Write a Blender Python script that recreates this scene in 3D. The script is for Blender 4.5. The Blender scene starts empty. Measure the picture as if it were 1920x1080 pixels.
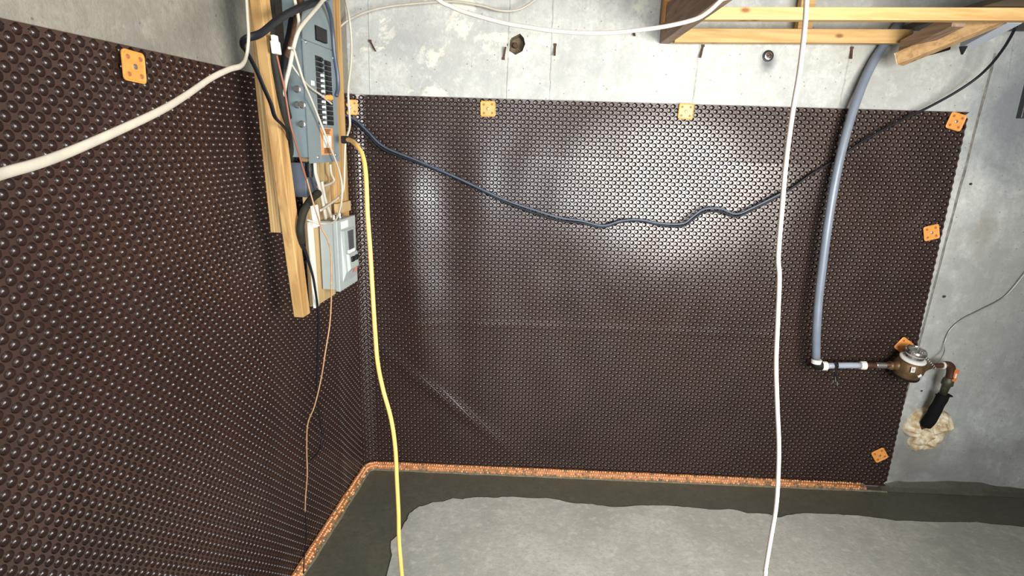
import bpy, math, random
import numpy as np
from mathutils import Vector, Matrix, noise
SC = bpy.context.scene
COL = SC.collection
random.seed(7)
V3 = lambda a: np.array(a, float)

# ------------------------------------------------------------ camera, light, exposure
F = 1057.0
_d = V3((836 - 960, 4600 - 540, F)); _d /= np.linalg.norm(_d)      # world "down" seen from the camera
_up = -_d
_fw = V3((0, 0, 1)) - _up * _up[2]; _fw /= np.linalg.norm(_fw)
_rt = np.cross(_d, _fw)
R = np.array([_rt, _fw, _up])                                       # world = R @ (x right, y down, z forward)
CAM = V3((0, 0, 1.72))
cd = bpy.data.cameras.new('camera'); cam = bpy.data.objects.new('camera', cd); COL.objects.link(cam)
cd.sensor_width = 36.0; cd.lens = F / 1920 * 36.0; cd.clip_start = 0.02
mw = Matrix.Identity(4)
for i in range(3):
    mw[i][0] = R[i][0]; mw[i][1] = -R[i][1]; mw[i][2] = -R[i][2]; mw[i][3] = CAM[i]
cam.matrix_world = mw
SC.camera = cam
SC.view_settings.view_transform = 'Standard'; SC.view_settings.look = 'None'
SC.view_settings.gamma = 1.0; SC.view_settings.use_curve_mapping = False
SC.view_settings.exposure = 0.0
w = bpy.data.worlds.new('World'); SC.world = w; w.use_nodes = True
w.node_tree.nodes['Background'].inputs[0].default_value = (0.60, 0.66, 0.75, 1)
w.node_tree.nodes['Background'].inputs[1].default_value = 0.25

def area(name, loc, target, size, power, color, size_y=None, disk=False, spread=180):
    l = bpy.data.lights.new(name, 'AREA'); l.energy = power; l.color = color
    l.shape = 'RECTANGLE'; l.size = size; l.size_y = size_y or size
    if disk: l.shape = 'DISK'
    l.spread = math.radians(spread)
    o = bpy.data.objects.new(name, l); COL.objects.link(o); o.location = loc
    o.rotation_euler = (Vector(target) - Vector(loc)).to_track_quat('-Z', 'Y').to_euler()
    return o
area('work_lamp', (1.45, 0.15, 1.60), (-0.25, 2.7, 1.75), 1.15, 68, (1.0, 0.965, 0.90), 0.9, spread=125)
area('basement_window_light', (0.45, -1.5, 1.70), (0.25, 2.7, 0.7), 0.8, 60, (0.92, 0.97, 1.0), 0.55, spread=115)

# ------------------------------------------------------------ frames of the two walls
D = 2.7
def ray(px, py): return R @ V3((px - 960, py - 540, F))
def plane(px, py, p0, n):
    r = ray(px, py); return CAM + r * (np.dot(p0 - CAM, n) / np.dot(r, n))
_a = math.radians(-1.2747)
E1 = V3((math.cos(_a), math.sin(_a), 0)); NB = V3((E1[1], -E1[0], 0)); P0 = V3((0, D, 0)); ZZ = V3((0, 0, 1))
def BW(x, y, s=0.0): return plane(x, y, P0 + NB * s, NB)             # a point on the plane s in front of the back wall
COR = BW(683, 872); COR[2] = 0
EL = V3((0.0999245, 0.994995, 0)); NL = V3((EL[1], -EL[0], 0))
def LW(x, y, s=0.0): return plane(x, y, COR + NL * s, NL)            # the same for the left wall
def YP(x, y, Y): return plane(x, y, V3((0, Y, 0)), V3((0, 1, 0)))    # a point Y metres ahead
def FL(x, y, z=0.0): return plane(x, y, V3((0, 0, z)), ZZ)
def lc(u, n, z): return COR + EL * u + NL * n + ZZ * z               # left-wall frame -> world
def bc(a, n, z): return P0 + E1 * a + NB * n + ZZ * z                # back-wall frame -> world
def to_l(p): q = p - COR; return np.dot(q, EL), np.dot(q, NL), p[2]
def to_b(p): q = p - P0; return np.dot(q, E1), np.dot(q, NB), p[2]

# ------------------------------------------------------------ mesh helpers
class MB:
    def __init__(s): s.v = []; s.f = []
    def add(s, vs, fs):
        k = len(s.v); s.v += [tuple(map(float, p)) for p in vs]; s.f += [tuple(i + k for i in f) for f in fs]; return s
    def box8(s, p):   # p: 8 corners, (bottom 4 ccw)(top 4 ccw)
        return s.add(p, [(3, 2, 1, 0), (4, 5, 6, 7), (0, 1, 5, 4), (1, 2, 6, 5), (2, 3, 7, 6), (3, 0, 4, 7)])
    def fbox(s, fr, a, b):   # box between corners a and b given in the frame function fr
        (x0, y0, z0), (x1, y1, z1) = a, b
        return s.box8([fr(x0, y0, z0), fr(x1, y0, z0), fr(x1, y1, z0), fr(x0, y1, z0), fr(x0, y0, z1), fr(x1, y0, z1), fr(x1, y1, z1), fr(x0, y1, z1)])
    def bar(s, p, q, wv, hv):  # box from p to q, full widths given by the vectors wv, hv
        p, q, wv, hv = map(V3, (p, q, wv, hv)); a = wv / 2; b = hv / 2
        return s.box8([p - a - b, p + a - b, p + a + b, p - a + b, q - a - b, q + a - b, q + a + b, q - a + b])
    def tube(s, pts, r, n=10, flat=1.0, ref=(0, 0, 1), cap=True, smooth=6):
        P = spline(pts, smooth) if smooth else [V3(p) for p in pts]
        m = len(P); rr = r if hasattr(r, '__len__') else None
        k = len(s.v); T0 = None; N = None
        for i in range(m):
            t = P[min(i + 1, m - 1)] - P[max(i - 1, 0)]; t /= (np.linalg.norm(t) + 1e-9)
            if N is None:
                g = V3(ref); 
                if abs(np.dot(g, t)) > .9: g = V3((0, 1, 0))
                N = g - t * np.dot(g, t)
            else: N = N - t * np.dot(N, t)
            N /= np.linalg.norm(N); B = np.cross(t, N)
            q = np.interp(i / (m - 1), np.linspace(0, 1, len(rr)), rr) if rr is not None else r
            for j in range(n):
                c, d = math.cos(2 * math.pi * j / n), math.sin(2 * math.pi * j / n)
                s.v.append(tuple(P[i] + N * (q * c) + B * (q * flat * d)))
        for i in range(m - 1):
            for j in range(n):
                a = k + i * n + j; b = k + i * n + (j + 1) % n
                s.f.append((a, b, b + n, a + n))
        if cap:
            s.f.append(tuple(k + j for j in range(n))[::-1]); s.f.append(tuple(k + (m - 1) * n + j for j in range(n)))
        return s
    def lathe(s, p, axis, prof, n=20):   # prof: (distance along the axis, radius)
        p = V3(p); ax = V3(axis) / np.linalg.norm(axis)
        g = V3((0, 0, 1)) if abs(ax[2]) < .9 else V3((1, 0, 0))
        N = g - ax * np.dot(g, ax); N /= np.linalg.norm(N); B = np.cross(ax, N); k = len(s.v)
        for (h, r) in prof:
            for j in range(n):
                c, d = math.cos(2 * math.pi * j / n), math.sin(2 * math.pi * j / n)
                s.v.append(tuple(p + ax * h + (N * c + B * d) * r))
        for i in range(len(prof) - 1):
            for j in range(n):
                a = k + i * n + j; b = k + i * n + (j + 1) % n
                s.f.append((a, b, b + n, a + n))
        s.f.append(tuple(k + j for j in range(n))[::-1]); s.f.append(tuple(k + (len(prof) - 1) * n + j for j in range(n)))
        return s
def spline(pts, k=6):
    P = [V3(p) for p in pts]
    if len(P) < 3: return P
    P = [2 * P[0] - P[1]] + P + [2 * P[-1] - P[-2]]; out = []
    for i in range(1, len(P) - 2):
        a, b, c, d = P[i - 1:i + 3]
        for j in range(k):
            t = j / k
            out.append(.5 * (2 * b + (c - a) * t + (2 * a - 5 * b + 4 * c - d) * t * t + (3 * b - a - 3 * c + d) * t ** 3))
    out.append(P[-2]); return out

def tag(o, label=None, cat=None, group=None, kind=None):
    if label: o['label'] = label
    if cat: o['category'] = cat
    if group: o['group'] = group
    if kind: o['kind'] = kind
    return o
def wloc(o): return V3(o.location) + (wloc(o.parent) if o.parent else 0)
def obj(name, m, mat, parent=None, smooth=False, bevel=0.0, loc=None):
    v = np.array(m.v)
    if loc is None: c = (v.min(0) + v.max(0)) / 2; c[2] = v[:, 2].min()
    else: c = V3(loc)
    me = bpy.data.meshes.new(name); me.from_pydata([tuple(p) for p in v - c], [], m.f); me.update()
    import bmesh
    if len(m.f) < 60000:
        b = bmesh.new(); b.from_mesh(me); bmesh.ops.recalc_face_normals(b, faces=b.faces); b.to_mesh(me); b.free()
    if smooth: me.polygons.foreach_set('use_smooth', [True] * len(me.polygons))
    me.materials.append(mat)
    o = bpy.data.objects.new(name, me); COL.objects.link(o)
    if parent: o.parent = parent; o.location = c - wloc(parent)
    else: o.location = c
    if bevel:
        bv = o.modifiers.new('bevel', 'BEVEL'); bv.width = bevel; bv.segments = 2; bv.limit_method = 'ANGLE'
    return o
def thing(name, label, cat, loc, group=None):
    o = bpy.data.objects.new(name, None); COL.objects.link(o); o.location = loc; o.empty_display_size = .05
    return tag(o, label, cat, group)
def struct(o): o['kind'] = 'structure'; return o

# ------------------------------------------------------------ materials
def mat(name, col, rough=.6, metal=0.0, spec=.5, var=0.0, vscale=20, bump=0.0, bscale=200, col2=None, stretch=None, coat=0):
    m = bpy.data.materials.new(name); m.use_nodes = True; nt = m.node_tree; N = nt.nodes; L = nt.links
    b = N['Principled BSDF']; b.inputs['Base Color'].default_value = (*col, 1); b.inputs['Roughness'].default_value = rough
    b.inputs['Metallic'].default_value = metal; b.inputs['Specular IOR Level'].default_value = spec
    if coat: b.inputs['Coat Weight'].default_value = coat
    if var or bump:
        tc = N.new('ShaderNodeTexCoord'); mp = N.new('ShaderNodeMapping'); L.new(tc.outputs['Object'], mp.inputs[0])
        if stretch: mp.inputs['Scale'].default_value = stretch
    if var:
        n = N.new('ShaderNodeTexNoise'); n.inputs['Scale'].default_value = vscale; n.inputs['Detail'].default_value = 6
        L.new(mp.outputs[0], n.inputs[0]); r = N.new('ShaderNodeValToRGB'); L.new(n.outputs[0], r.inputs[0])
        c2 = col2 or tuple(c * (1 - var) for c in col)
        r.color_ramp.elements[0].position = .35; r.color_ramp.elements[1].position = .65
        r.color_ramp.elements[0].color = (*c2, 1); r.color_ramp.elements[1].color = (*col, 1)
        L.new(r.outputs[0], b.inputs['Base Color'])
    if bump:
        n2 = N.new('ShaderNodeTexNoise'); n2.inputs['Scale'].default_value = bscale; n2.inputs['Detail'].default_value = 4
        L.new(mp.outputs[0], n2.inputs[0]); bp = N.new('ShaderNodeBump'); bp.inputs['Strength'].default_value = bump; bp.inputs['Distance'].default_value = .004
        L.new(n2.outputs[0], bp.inputs['Height']); L.new(bp.outputs[0], b.inputs['Normal'])
    return m
def wood(name, axis, col=(.62, .41, .19), dark=(.38, .22, .09), rings=26):
    m = bpy.data.materials.new(name); m.use_nodes = True; nt = m.node_tree; N = nt.nodes; L = nt.links
    b = N['Principled BSDF']; b.inputs['Roughness'].default_value = .65; b.inputs['Specular IOR Level'].default_value = .3
    tc = N.new('ShaderNodeTexCoord'); mp = N.new('ShaderNodeMapping'); L.new(tc.outputs['Object'], mp.inputs[0])
    sc = [rings, rings, rings]; sc[axis] = rings * .06; mp.inputs['Scale'].default_value = sc
    n = N.new('ShaderNodeTexNoise'); n.inputs['Scale'].default_value = 1.2; n.inputs['Detail'].default_value = 8; n.inputs['Distortion'].default_value = 1.2
    L.new(mp.outputs[0], n.inputs[0])
    r = N.new('ShaderNodeValToRGB'); L.new(n.outputs[0], r.inputs[0])
    r.color_ramp.elements[0].position = .33; r.color_ramp.elements[0].color = (*dark, 1)
    r.color_ramp.elements[1].position = .56; r.color_ramp.elements[1].color = (*col, 1)
    k = N.new('ShaderNodeTexVoronoi'); k.inputs['Scale'].default_value = 1.0      # knots
    mk = N.new('ShaderNodeMapping'); L.new(tc.outputs['Object'], mk.inputs[0]); s2 = [11, 11, 11]; s2[axis] = 5.5; mk.inputs['Scale'].default_value = s2
    L.new(mk.outputs[0], k.inputs[0]); kr = N.new('ShaderNodeValToRGB'); L.new(k.outputs['Distance'], kr.inputs[0])
    kr.color_ramp.elements[0].position = .05; kr.color_ramp.elements[0].color = (1, 1, 1, 1)
    kr.color_ramp.elements[1].position = .13; kr.color_ramp.elements[1].color = (0, 0, 0, 1)
    mx = N.new('ShaderNodeMix'); mx.data_type = 'RGBA'; L.new(kr.outputs[0], mx.inputs[0]); L.new(r.outputs[0], mx.inputs[6])
    mx.inputs[7].default_value = (.20, .09, .03, 1); L.new(mx.outputs[2], b.inputs['Base Color'])
    bp = N.new('ShaderNodeBump'); bp.inputs['Strength'].default_value = .25; bp.inputs['Distance'].default_value = .002
    L.new(n.outputs[0], bp.inputs['Height']); L.new(bp.outputs[0], b.inputs['Normal'])
    return m
def concrete(name, a, b_, patch, patch_pos=.60, rough=.85, pits=True, stain=(.25, .24, .21), stain_pos=.36, bump=.5, seed=0.0, spec=.3, streak=False, stains_and_dimming=()):
    m = bpy.data.materials.new(name); m.use_nodes = True; nt = m.node_tree; N = nt.nodes; L = nt.links
    P = N['Principled BSDF']; P.inputs['Roughness'].default_value = rough; P.inputs['Specular IOR Level'].default_value = spec
    g = N.new('ShaderNodeNewGeometry'); mp = N.new('ShaderNodeMapping'); L.new(g.outputs['Position'], mp.inputs[0]); mp.inputs['Location'].default_value = (seed, seed * .7, seed * .3)
    def nz(s, det=8, dist=0.0, ro=.6):
        n = N.new('ShaderNodeTexNoise'); n.inputs['Scale'].default_value = s; n.inputs['Detail'].default_value = det; n.inputs['Distortion'].default_value = dist; n.inputs['Roughness'].default_value = ro
        L.new(mp.outputs[0], n.inputs[0]); return n.outputs[0]
    def ramp(src, p0, p1, c0=(0, 0, 0, 1), c1=(1, 1, 1, 1)):
        r = N.new('ShaderNodeValToRGB'); L.new(src, r.inputs[0]); e = r.color_ramp.elements
        e[0].position = p0; e[0].color = c0; e[1].position = p1; e[1].color = c1; return r.outputs[0]
    def mix(fac, A, B):
        x = N.new('ShaderNodeMix'); x.data_type = 'RGBA'
        L.new(fac, x.inputs[0])
        for s, i in ((A, 6), (B, 7)):
            if isinstance(s, tuple): x.inputs[i].default_value = (*s, 1)
            else: L.new(s, x.inputs[i])
        return x.outputs[2]
    def near(p, rad, sq=1.0, amt=.35):   # mask with a ragged outline round the point p, for stains and painted dimming
        vm = N.new('ShaderNodeVectorMath'); vm.operation = 'SUBTRACT'; L.new(g.outputs['Position'], vm.inputs[0]); vm.inputs[1].default_value = tuple(p)
        v2 = N.new('ShaderNodeVectorMath'); v2.operation = 'MULTIPLY'; L.new(vm.outputs[0], v2.inputs[0]); v2.inputs[1].default_value = (1, 1, sq)
        ln = N.new('ShaderNodeVectorMath'); ln.operation = 'LENGTH'; L.new(v2.outputs[0], ln.inputs[0])
        ma = N.new('ShaderNodeMath'); ma.operation = 'MULTIPLY_ADD'; L.new(nz(6, 8, .4), ma.inputs[0]); ma.inputs[1].default_value = rad * 1.6; L.new(ln.outputs['Value'], ma.inputs[2])
        return ramp(ma.outputs[0], rad * 1.15, rad * 2.1, (amt, amt, amt, 1), (0, 0, 0, 1))
    def patchy(base):     # pale skim-coat patches, thick on the left part of the wall and thinning out to the right
        sx = N.new('ShaderNodeSeparateXYZ'); L.new(g.outputs['Position'], sx.inputs[0])
        mr = N.new('ShaderNodeMapRange'); L.new(sx.outputs[0], mr.inputs[0]); mr.inputs[1].default_value = -.8; mr.inputs[2].default_value = 2.3; mr.inputs[3].default_value = .055; mr.inputs[4].default_value = -.14
        ad_ = N.new('ShaderNodeMath'); ad_.operation = 'ADD'; L.new(nz(4.2, 12, .5, .68), ad_.inputs[0]); L.new(mr.outputs[0], ad_.inputs[1])
        base = mix(ramp(ad_.outputs[0], patch_pos, patch_pos + .03), base, patch)
        return base
    base = mix(ramp(nz(3.2, 12, .4, .7), .38, .64), b_, a)
    base = mix(ramp(nz(55, 5), .45, .72), base, tuple(c * .74 for c in a))
    base = mix(ramp(nz(4.2, 12, .5, .68), patch_pos, patch_pos + .03), base, patch) if not streak else patchy(base)
    base = mix(ramp(nz(22, 10, .2, .75), .52, .72), base, tuple(c * 1.14 for c in a))
    st = ramp(nz(1.6, 5, .5), stain_pos - .12, stain_pos, (1, 1, 1, 1), (0, 0, 0, 1))
    base = mix(st, base, stain)
    if streak:
        ms_ = N.new('ShaderNodeMapping'); L.new(g.outputs['Position'], ms_.inputs[0]); ms_.inputs['Scale'].default_value = (7, 7, .5)
        sn = N.new('ShaderNodeTexNoise'); sn.inputs['Scale'].default_value = 1; sn.inputs['Detail'].default_value = 9; sn.inputs['Roughness'].default_value = .7; L.new(ms_.outputs[0], sn.inputs[0])
        base = mix(ramp(sn.outputs[0], .50, .78), base, tuple(c * .62 for c in a))
    if pits:
        v = N.new('ShaderNodeTexVoronoi'); v.inputs['Scale'].default_value = 26; L.new(mp.outputs[0], v.inputs[0])
        pr = ramp(v.outputs['Distance'], .06, .10, (1, 1, 1, 1), (0, 0, 0, 1))
        base = mix(pr, base, tuple(c * .6 for c in b_))
    for (p_, rad_, sq_, amt_, c_) in stains_and_dimming: base = mix(near(p_, rad_, sq_, amt_), base, c_)
    L.new(base, P.inputs['Base Color'])
    bp = N.new('ShaderNodeBump'); bp.inputs['Strength'].default_value = bump; bp.inputs['Distance'].default_value = .01
    ad = N.new('ShaderNodeMath'); ad.operation = 'ADD'; L.new(nz(14, 10, .3, .65), ad.inputs[0])
    m2 = N.new('ShaderNodeMath'); m2.operation = 'MULTIPLY'; L.new(nz(160, 4), m2.inputs[0]); m2.inputs[1].default_value = .25; L.new(m2.outputs[0], ad.inputs[1])
    L.new(ad.outputs[0], bp.inputs['Height']); L.new(bp.outputs[0], P.inputs['Normal'])
    return m

M_back = concrete('pale_wall_concrete', (.535, .545, .515), (.37, .385, .375), (.64, .63, .54), patch_pos=.55, stain=(.37, .35, .30), stain_pos=.42, streak=True, stains_and_dimming=(
    (BW(1700, 850), .20, 1.0, .75, (.17, .165, .15)), (BW(1810, 900), .40, 1.6, .6, (.20, .19, .175)), (BW(1898, 222), .2, .6, .8, (.15, .17, .19)),  # wall stains; the lower-right ones also paint in the light falling off there
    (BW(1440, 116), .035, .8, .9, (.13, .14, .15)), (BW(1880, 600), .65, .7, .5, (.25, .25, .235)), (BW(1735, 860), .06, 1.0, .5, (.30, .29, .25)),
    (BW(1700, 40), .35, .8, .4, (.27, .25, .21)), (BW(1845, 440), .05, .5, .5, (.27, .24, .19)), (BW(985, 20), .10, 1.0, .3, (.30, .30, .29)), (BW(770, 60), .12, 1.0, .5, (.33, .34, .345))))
M_left = concrete('left_wall_concrete', (.27, .255, .215), (.215, .205, .18), (.29, .275, .235), patch_pos=.66, stain=(.2, .18, .14), seed=3)
M_floor = concrete('dry_floor_concrete', (.52, .51, .465), (.38, .375, .34), (.56, .55, .50), patch_pos=.68, stain=(.24, .23, .20), stain_pos=.34, pits=False, bump=.3, seed=5)
M_wet = concrete('fresh_damp_concrete', (.108, .102, .078), (.085, .082, .062), (.075, .066, .050), patch_pos=.9, rough=.5, stain=(.052, .050, .040), pits=False, bump=.08, seed=9, spec=.4)
M_beam = mat('ceiling_wood', (.30, .20, .11), .8, var=.3, vscale=6)

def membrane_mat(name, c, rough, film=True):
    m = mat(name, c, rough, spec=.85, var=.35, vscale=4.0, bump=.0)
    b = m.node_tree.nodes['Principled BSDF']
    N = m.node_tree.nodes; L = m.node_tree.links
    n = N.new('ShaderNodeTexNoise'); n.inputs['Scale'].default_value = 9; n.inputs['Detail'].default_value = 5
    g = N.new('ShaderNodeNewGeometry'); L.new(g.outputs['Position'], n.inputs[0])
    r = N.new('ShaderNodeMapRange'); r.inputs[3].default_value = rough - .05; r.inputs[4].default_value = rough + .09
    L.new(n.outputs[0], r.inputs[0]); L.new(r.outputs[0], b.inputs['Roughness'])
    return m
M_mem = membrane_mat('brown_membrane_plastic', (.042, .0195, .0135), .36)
M_cup = membrane_mat('shaded_dimple_plastic', (.027, .0120, .0085), .31)  # the sheet's plastic, darkened for the shade inside the dimples
M_orange = mat('orange_plastic', (.80, .33, .075), .38, var=.18, vscale=60)
M_orange_fl = mat('orange_drain_plastic', (.92, .47, .22), .55, var=.25, vscale=40)
M_orange_dk = mat('shaded_orange_plastic', (.48, .19, .07), .6, var=.4, vscale=40)  # orange darkened for shade in the peg recesses and behind the strip knobs
M_mortar = mat('mortar_smear', (.22, .20, .13), .9, var=.4, vscale=50, bump=.4)
M_steel = mat('dull_steel', (.42, .41, .38), .4, .9)
M_rust = mat('rusty_iron', (.10, .045, .022), .8, .2, var=.4, vscale=80)
M_dark = mat('black_plastic', (.007, .007, .008), .5, spec=.3)
M_hole = mat('dark_hole', (.05, .04, .032), .95, var=.4, vscale=60)
M_w_up = wood('pine_upright', 2, (.47, .295, .12), (.29, .155, .055))
M_w_x = wood('pine_lengthwise', 0, (.54, .35, .15), (.40, .23, .08))
M_w_y = wood('old_brown_wood', 1, (.30, .20, .13), (.17, .11, .075))
M_w_y2 = wood('orange_pine_beam', 1, (.50, .32, .15), (.32, .18, .08))
M_w_red = wood('reddish_hanger_wood', 2, (.50, .26, .09), (.32, .15, .05))
M_w_end = mat('sawn_end_grain', (.66, .54, .38), .8, var=.25, vscale=50)
M_ply = wood('plywood_board', 2, (.46, .33, .17), (.33, .22, .10), 40)
M_panel = mat('blue_grey_enamel', (.165, .208, .222), .42, var=.10, vscale=12)
M_panel2 = mat('light_grey_enamel', (.32, .36, .35), .42, var=.08, vscale=12)
M_bluebox = mat('slate_grey_enamel', (.085, .10, .13), .55, var=.1, vscale=12)
M_white = mat('white_plastic', (.72, .70, .63), .45, var=.1, vscale=30)
M_wcable = mat('white_cable_sheath', (.48, .45, .375), .42, var=.12, vscale=25)
M_pcable = mat('pinkish_white_cable_sheath', (.50, .43, .38), .42, var=.08, vscale=25)
M_yellow = mat('yellow_cord_sheath', (.86, .54, .15), .42, var=.12, vscale=25)
M_black = mat('black_cable_rubber', (.008, .009, .014), .5, spec=.3, var=.2, vscale=30)
M_blue = mat('blue_grey_cable_sheath', (.055, .075, .11), .4, var=.2, vscale=30)
M_olive = mat('olive_black_rubber', (.020, .020, .015), .7, spec=.25, var=.3, vscale=30)
M_tan = mat('tan_thin_wire', (.42, .25, .13), .5, var=.3, vscale=60)
M_red = mat('red_brown_wire', (.24, .085, .05), .5)
M_pex = mat('grey_water_pipe_plastic', (.17, .20, .25), .38, var=.12, vscale=15)
M_pex2 = mat('pale_grey_pipe_plastic', (.34, .37, .44), .38, var=.12, vscale=15)
M_copper = mat('tarnished_copper', (.11, .048, .026), .55, .5, var=.4, vscale=40)
M_bronze = mat('weathered_bronze', (.19, .115, .055), .5, .55, var=.45, vscale=25, bump=.2)
M_bright = mat('bright_metal', (.62, .61, .60), .22, 1.0)
M_brass = mat('dull_greenish_brass', (.10, .10, .06), .55, .6, var=.4, vscale=40)
M_foam = mat('cream_spray_foam', (.84, .77, .60), .85, var=.35, vscale=26, bump=1.0, bscale=38, col2=(.42, .27, .11))
M_ins = mat('black_foam_sleeve', (.007, .007, .008), .9, spec=.15, bump=.3, bscale=90)
M_lab_or = mat('orange_paper_label', (.55, .26, .10), .6)
M_lab_tx = mat('dark_print', (.06, .03, .02), .6)
M_lab_wh = mat('white_paper_label', (.70, .69, .66), .6)
M_window = mat('smoky_window', (.05, .05, .055), .15)
M_film = mat('grey_plastic_film', (.30, .32, .36), .3, var=.5, vscale=9)
M_fixture = mat('pale_painted_steel', (.50, .54, .62), .4)

# ------------------------------------------------------------ the room
ZC = 2.42
# back wall with a broken-out pocket: built as a slab whose pocket is a real recess
pk = to_b(BW(967, 84))
pc = (pk[0], pk[2]); pr = 0.040
outl = [(.95, 1.35, ), (1.0, 1.0), (.80, .75), (1.1, .9), (1.15, 1.0), (1.0, .9), (.9, .8), (1.05, 1.1)]
ang = [math.radians(a) for a in (70, 40, 5, -40, -90, -135, 180, 125)]
rad = [1.25, 1.15, 1.05, 1.0, 1.05, .95, 1.0, .85]
ring = [(pc[0] + pr * r_ * math.cos(a), pc[1] + pr * r_ * math.sin(a)) for a, r_ in zip(ang, rad)]
m = MB()
A0, A1 = -0.90, 3.2
corners = [(A1, ZC), (A1, 0), (A0, 0), (A0, ZC)]
vs = [bc(x, 0, z) for x, z in ring] + [bc(x, 0, z) for x, z in corners] + [bc(pc[0] + (x - pc[0]) * .8, -.045, pc[1] + (z - pc[1]) * .8) for x, z in ring]
fs = [(8, 0, 7, 11), (8, 9, 2, 1, 0), (9, 10, 5, 4, 3, 2), (10, 11, 7, 6, 5)]
m.add(vs, fs)
mp_ = MB(); mp_.add(vs[:8] + vs[12:], [(i, (i + 1) % 8, 8 + (i + 1) % 8, 8 + i) for i in range(8)] + [tuple(range(8, 16))])
m.add([bc(A0, -.2, 0), bc(A1, -.2, 0), bc(A1, -.2, ZC), bc(A0, -.2, ZC), bc(A0, 0, 0), bc(A1, 0, 0), bc(A1, 0, ZC), bc(A0, 0, ZC)], [(0, 1, 2, 3), (0, 1, 5, 4), (1, 2, 6, 5), (2, 3, 7, 6), (3, 0, 4, 7)])
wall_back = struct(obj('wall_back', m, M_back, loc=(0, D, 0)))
obj('broken_pocket', mp_, mat('chipped_brown_concrete', (.16, .12, .075), .95, var=.5, vscale=60, bump=.8, bscale=70), wall_back)
m = MB(); m.fbox(lc, (-5.2, -.2, 0), (0.02, 0, ZC)); wall_left = struct(obj('wall_left', m, M_left))
m = MB(); m.box8([V3(p) for p in ((3.2, -2.6, 0), (3.4, -2.6, 0), (3.4, 2.9, 0), (3.2, 2.9, 0), (3.2, -2.6, ZC), (3.4, -2.6, ZC), (3.4, 2.9, ZC), (3.2, 2.9, ZC))])
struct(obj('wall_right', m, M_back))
m = MB(); m.box8([V3(p) for p in ((-1.6, -2.8, 0), (3.4, -2.8, 0), (3.4, -2.6, 0), (-1.6, -2.6, 0), (-1.6, -2.8, ZC), (3.4, -2.8, ZC), (3.4, -2.6, ZC), (-1.6, -2.6, ZC))])
struct(obj('wall_rear', m, M_left))
m = MB(); m.box8([V3(p) for p in ((-1.7, -2.8, ZC), (3.4, -2.8, ZC), (3.4, 3.0, ZC), (-1.7, 3.0, ZC), (-1.7, -2.8, ZC + .05), (3.4, -2.8, ZC + .05), (3.4, 3.0, ZC + .05), (-1.7, 3.0, ZC + .05))])
struct(obj('ceiling', m, M_beam))
m = MB(); m.box8([V3(p) for p in ((-1.7, -2.8, -.1), (3.4, -2.8, -.1), (3.4, 3.0, -.1), (-1.7, 3.0, -.1), (-1.7, -2.8, 0), (3.4, -2.8, 0), (3.4, 3.0, 0), (-1.7, 3.0, 0))])
floor = struct(obj('floor', m, M_wet))
# the old dry slab: a thin layer with a ragged edge
edge_px = [(705, 1100), (725, 1080), (735, 1040), (733, 1015), (748, 1000), (762, 975), (768, 962), (785, 950), (800, 947), (812, 942), (830, 941), (850, 934), (868, 936), (885, 932), (925, 933), (960, 931), (1000, 934), (1030, 934), (1070, 943), (1110, 945), (1150, 951), (1200, 948), (1250, 948), (1290, 951), (1330, 955), (1375, 955), (1400, 962), (1440, 963), (1458, 970), (1480, 966), (1505, 962), (1560, 964), (1600, 966), (1640, 970), (1680, 976), (1740, 978), (1785, 979), (1830, 979), (1870, 984), (1930, 988)]
pts = [FL(x, y, .006) for x, y in edge_px]
jag = []
for i in range(len(pts) - 1):
    for k in range(4):
        p = pts[i] + (pts[i + 1] - pts[i]) * k / 4
        if i > 1: p = p + V3((noise.noise(Vector(p) * 40) * .006, noise.noise(Vector(p) * 33 + Vector((5, 0, 0))) * .006, 0))
        jag.append(p)
jag.append(pts[-1])
edge = [V3((-.62, -2.6, .006))] + jag + [V3((3.2, jag[-1][1] - .02, .006)), V3((3.2, -2.6, .006))]
m = MB(); n = len(edge)
import mathutils
tri = mathutils.geometry.tessellate_polygon([[Vector(p) for p in edge]])
m.add(edge + [p * V3((1, 1, 0)) + V3((0, .006 if 0 < i < n - 2 else 0, .0005)) for i, p in enumerate(edge)], [tuple(t) for t in tri] + [(i, (i + 1) % n, n + (i + 1) % n, n + i) for i in range(n)])
slab = struct(obj('old_slab', m, M_floor)); slab.parent = floor; slab.location = V3(slab.location) - V3(floor.location)
del slab['kind']

M_joint = mat('dark_gritty_joint', (.24, .23, .20), .9, var=.5, vscale=30, bump=.6, bscale=80)
# form seams on the back wall: two thin ridges with a groove between
def seam(px0, py0, px1, py1, wd=.006):
    a = to_b(BW(px0, py0)); b = to_b(BW(px1, py1)); m = MB(); n = 26; L_, R_ = [], []
    top = []
    for i in range(n + 1):
        t = i / n; x = a[0] + (b[0] - a[0]) * t + noise.noise(Vector((t * 9, px0, 0))) * .004; z = a[2] + (b[2] - a[2]) * t
        h = .0022 + .0012 * noise.noise(Vector((t * 30, px0, 3)))
        q = wd * (.7 + .6 * abs(noise.noise(Vector((t * 14, px0, 8)))))
        top.append([bc(x - q, 0, z), bc(x - q * .4, h, z), bc(x, -.0002, z), bc(x + q * .35, h * .8, z), bc(x + q, 0, z)])
    vs = [p for r_ in top for p in r_]
    fs = [(i * 5 + j, i * 5 + j + 1, i * 5 + j + 6, i * 5 + j + 5) for i in range(n) for j in range(4)]
    m.add(vs, fs); o = obj('form_seam', m, M_back, wall_back); return o
for s_ in ((691, 0, 694, 182, .004), (957, 0, 950, 190, .005), (1038, 0, 1031, 190, .006), (1313, 82, 1299, 195, .006), (1597, 84, 1574, 198, .005), (1866, 100, 1693, 760, .0075), (1900, 70, 1888, 150, .006)):
    o = seam(*s_)
    if s_[0] == 1866: o.data.materials[0] = M_joint

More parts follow.
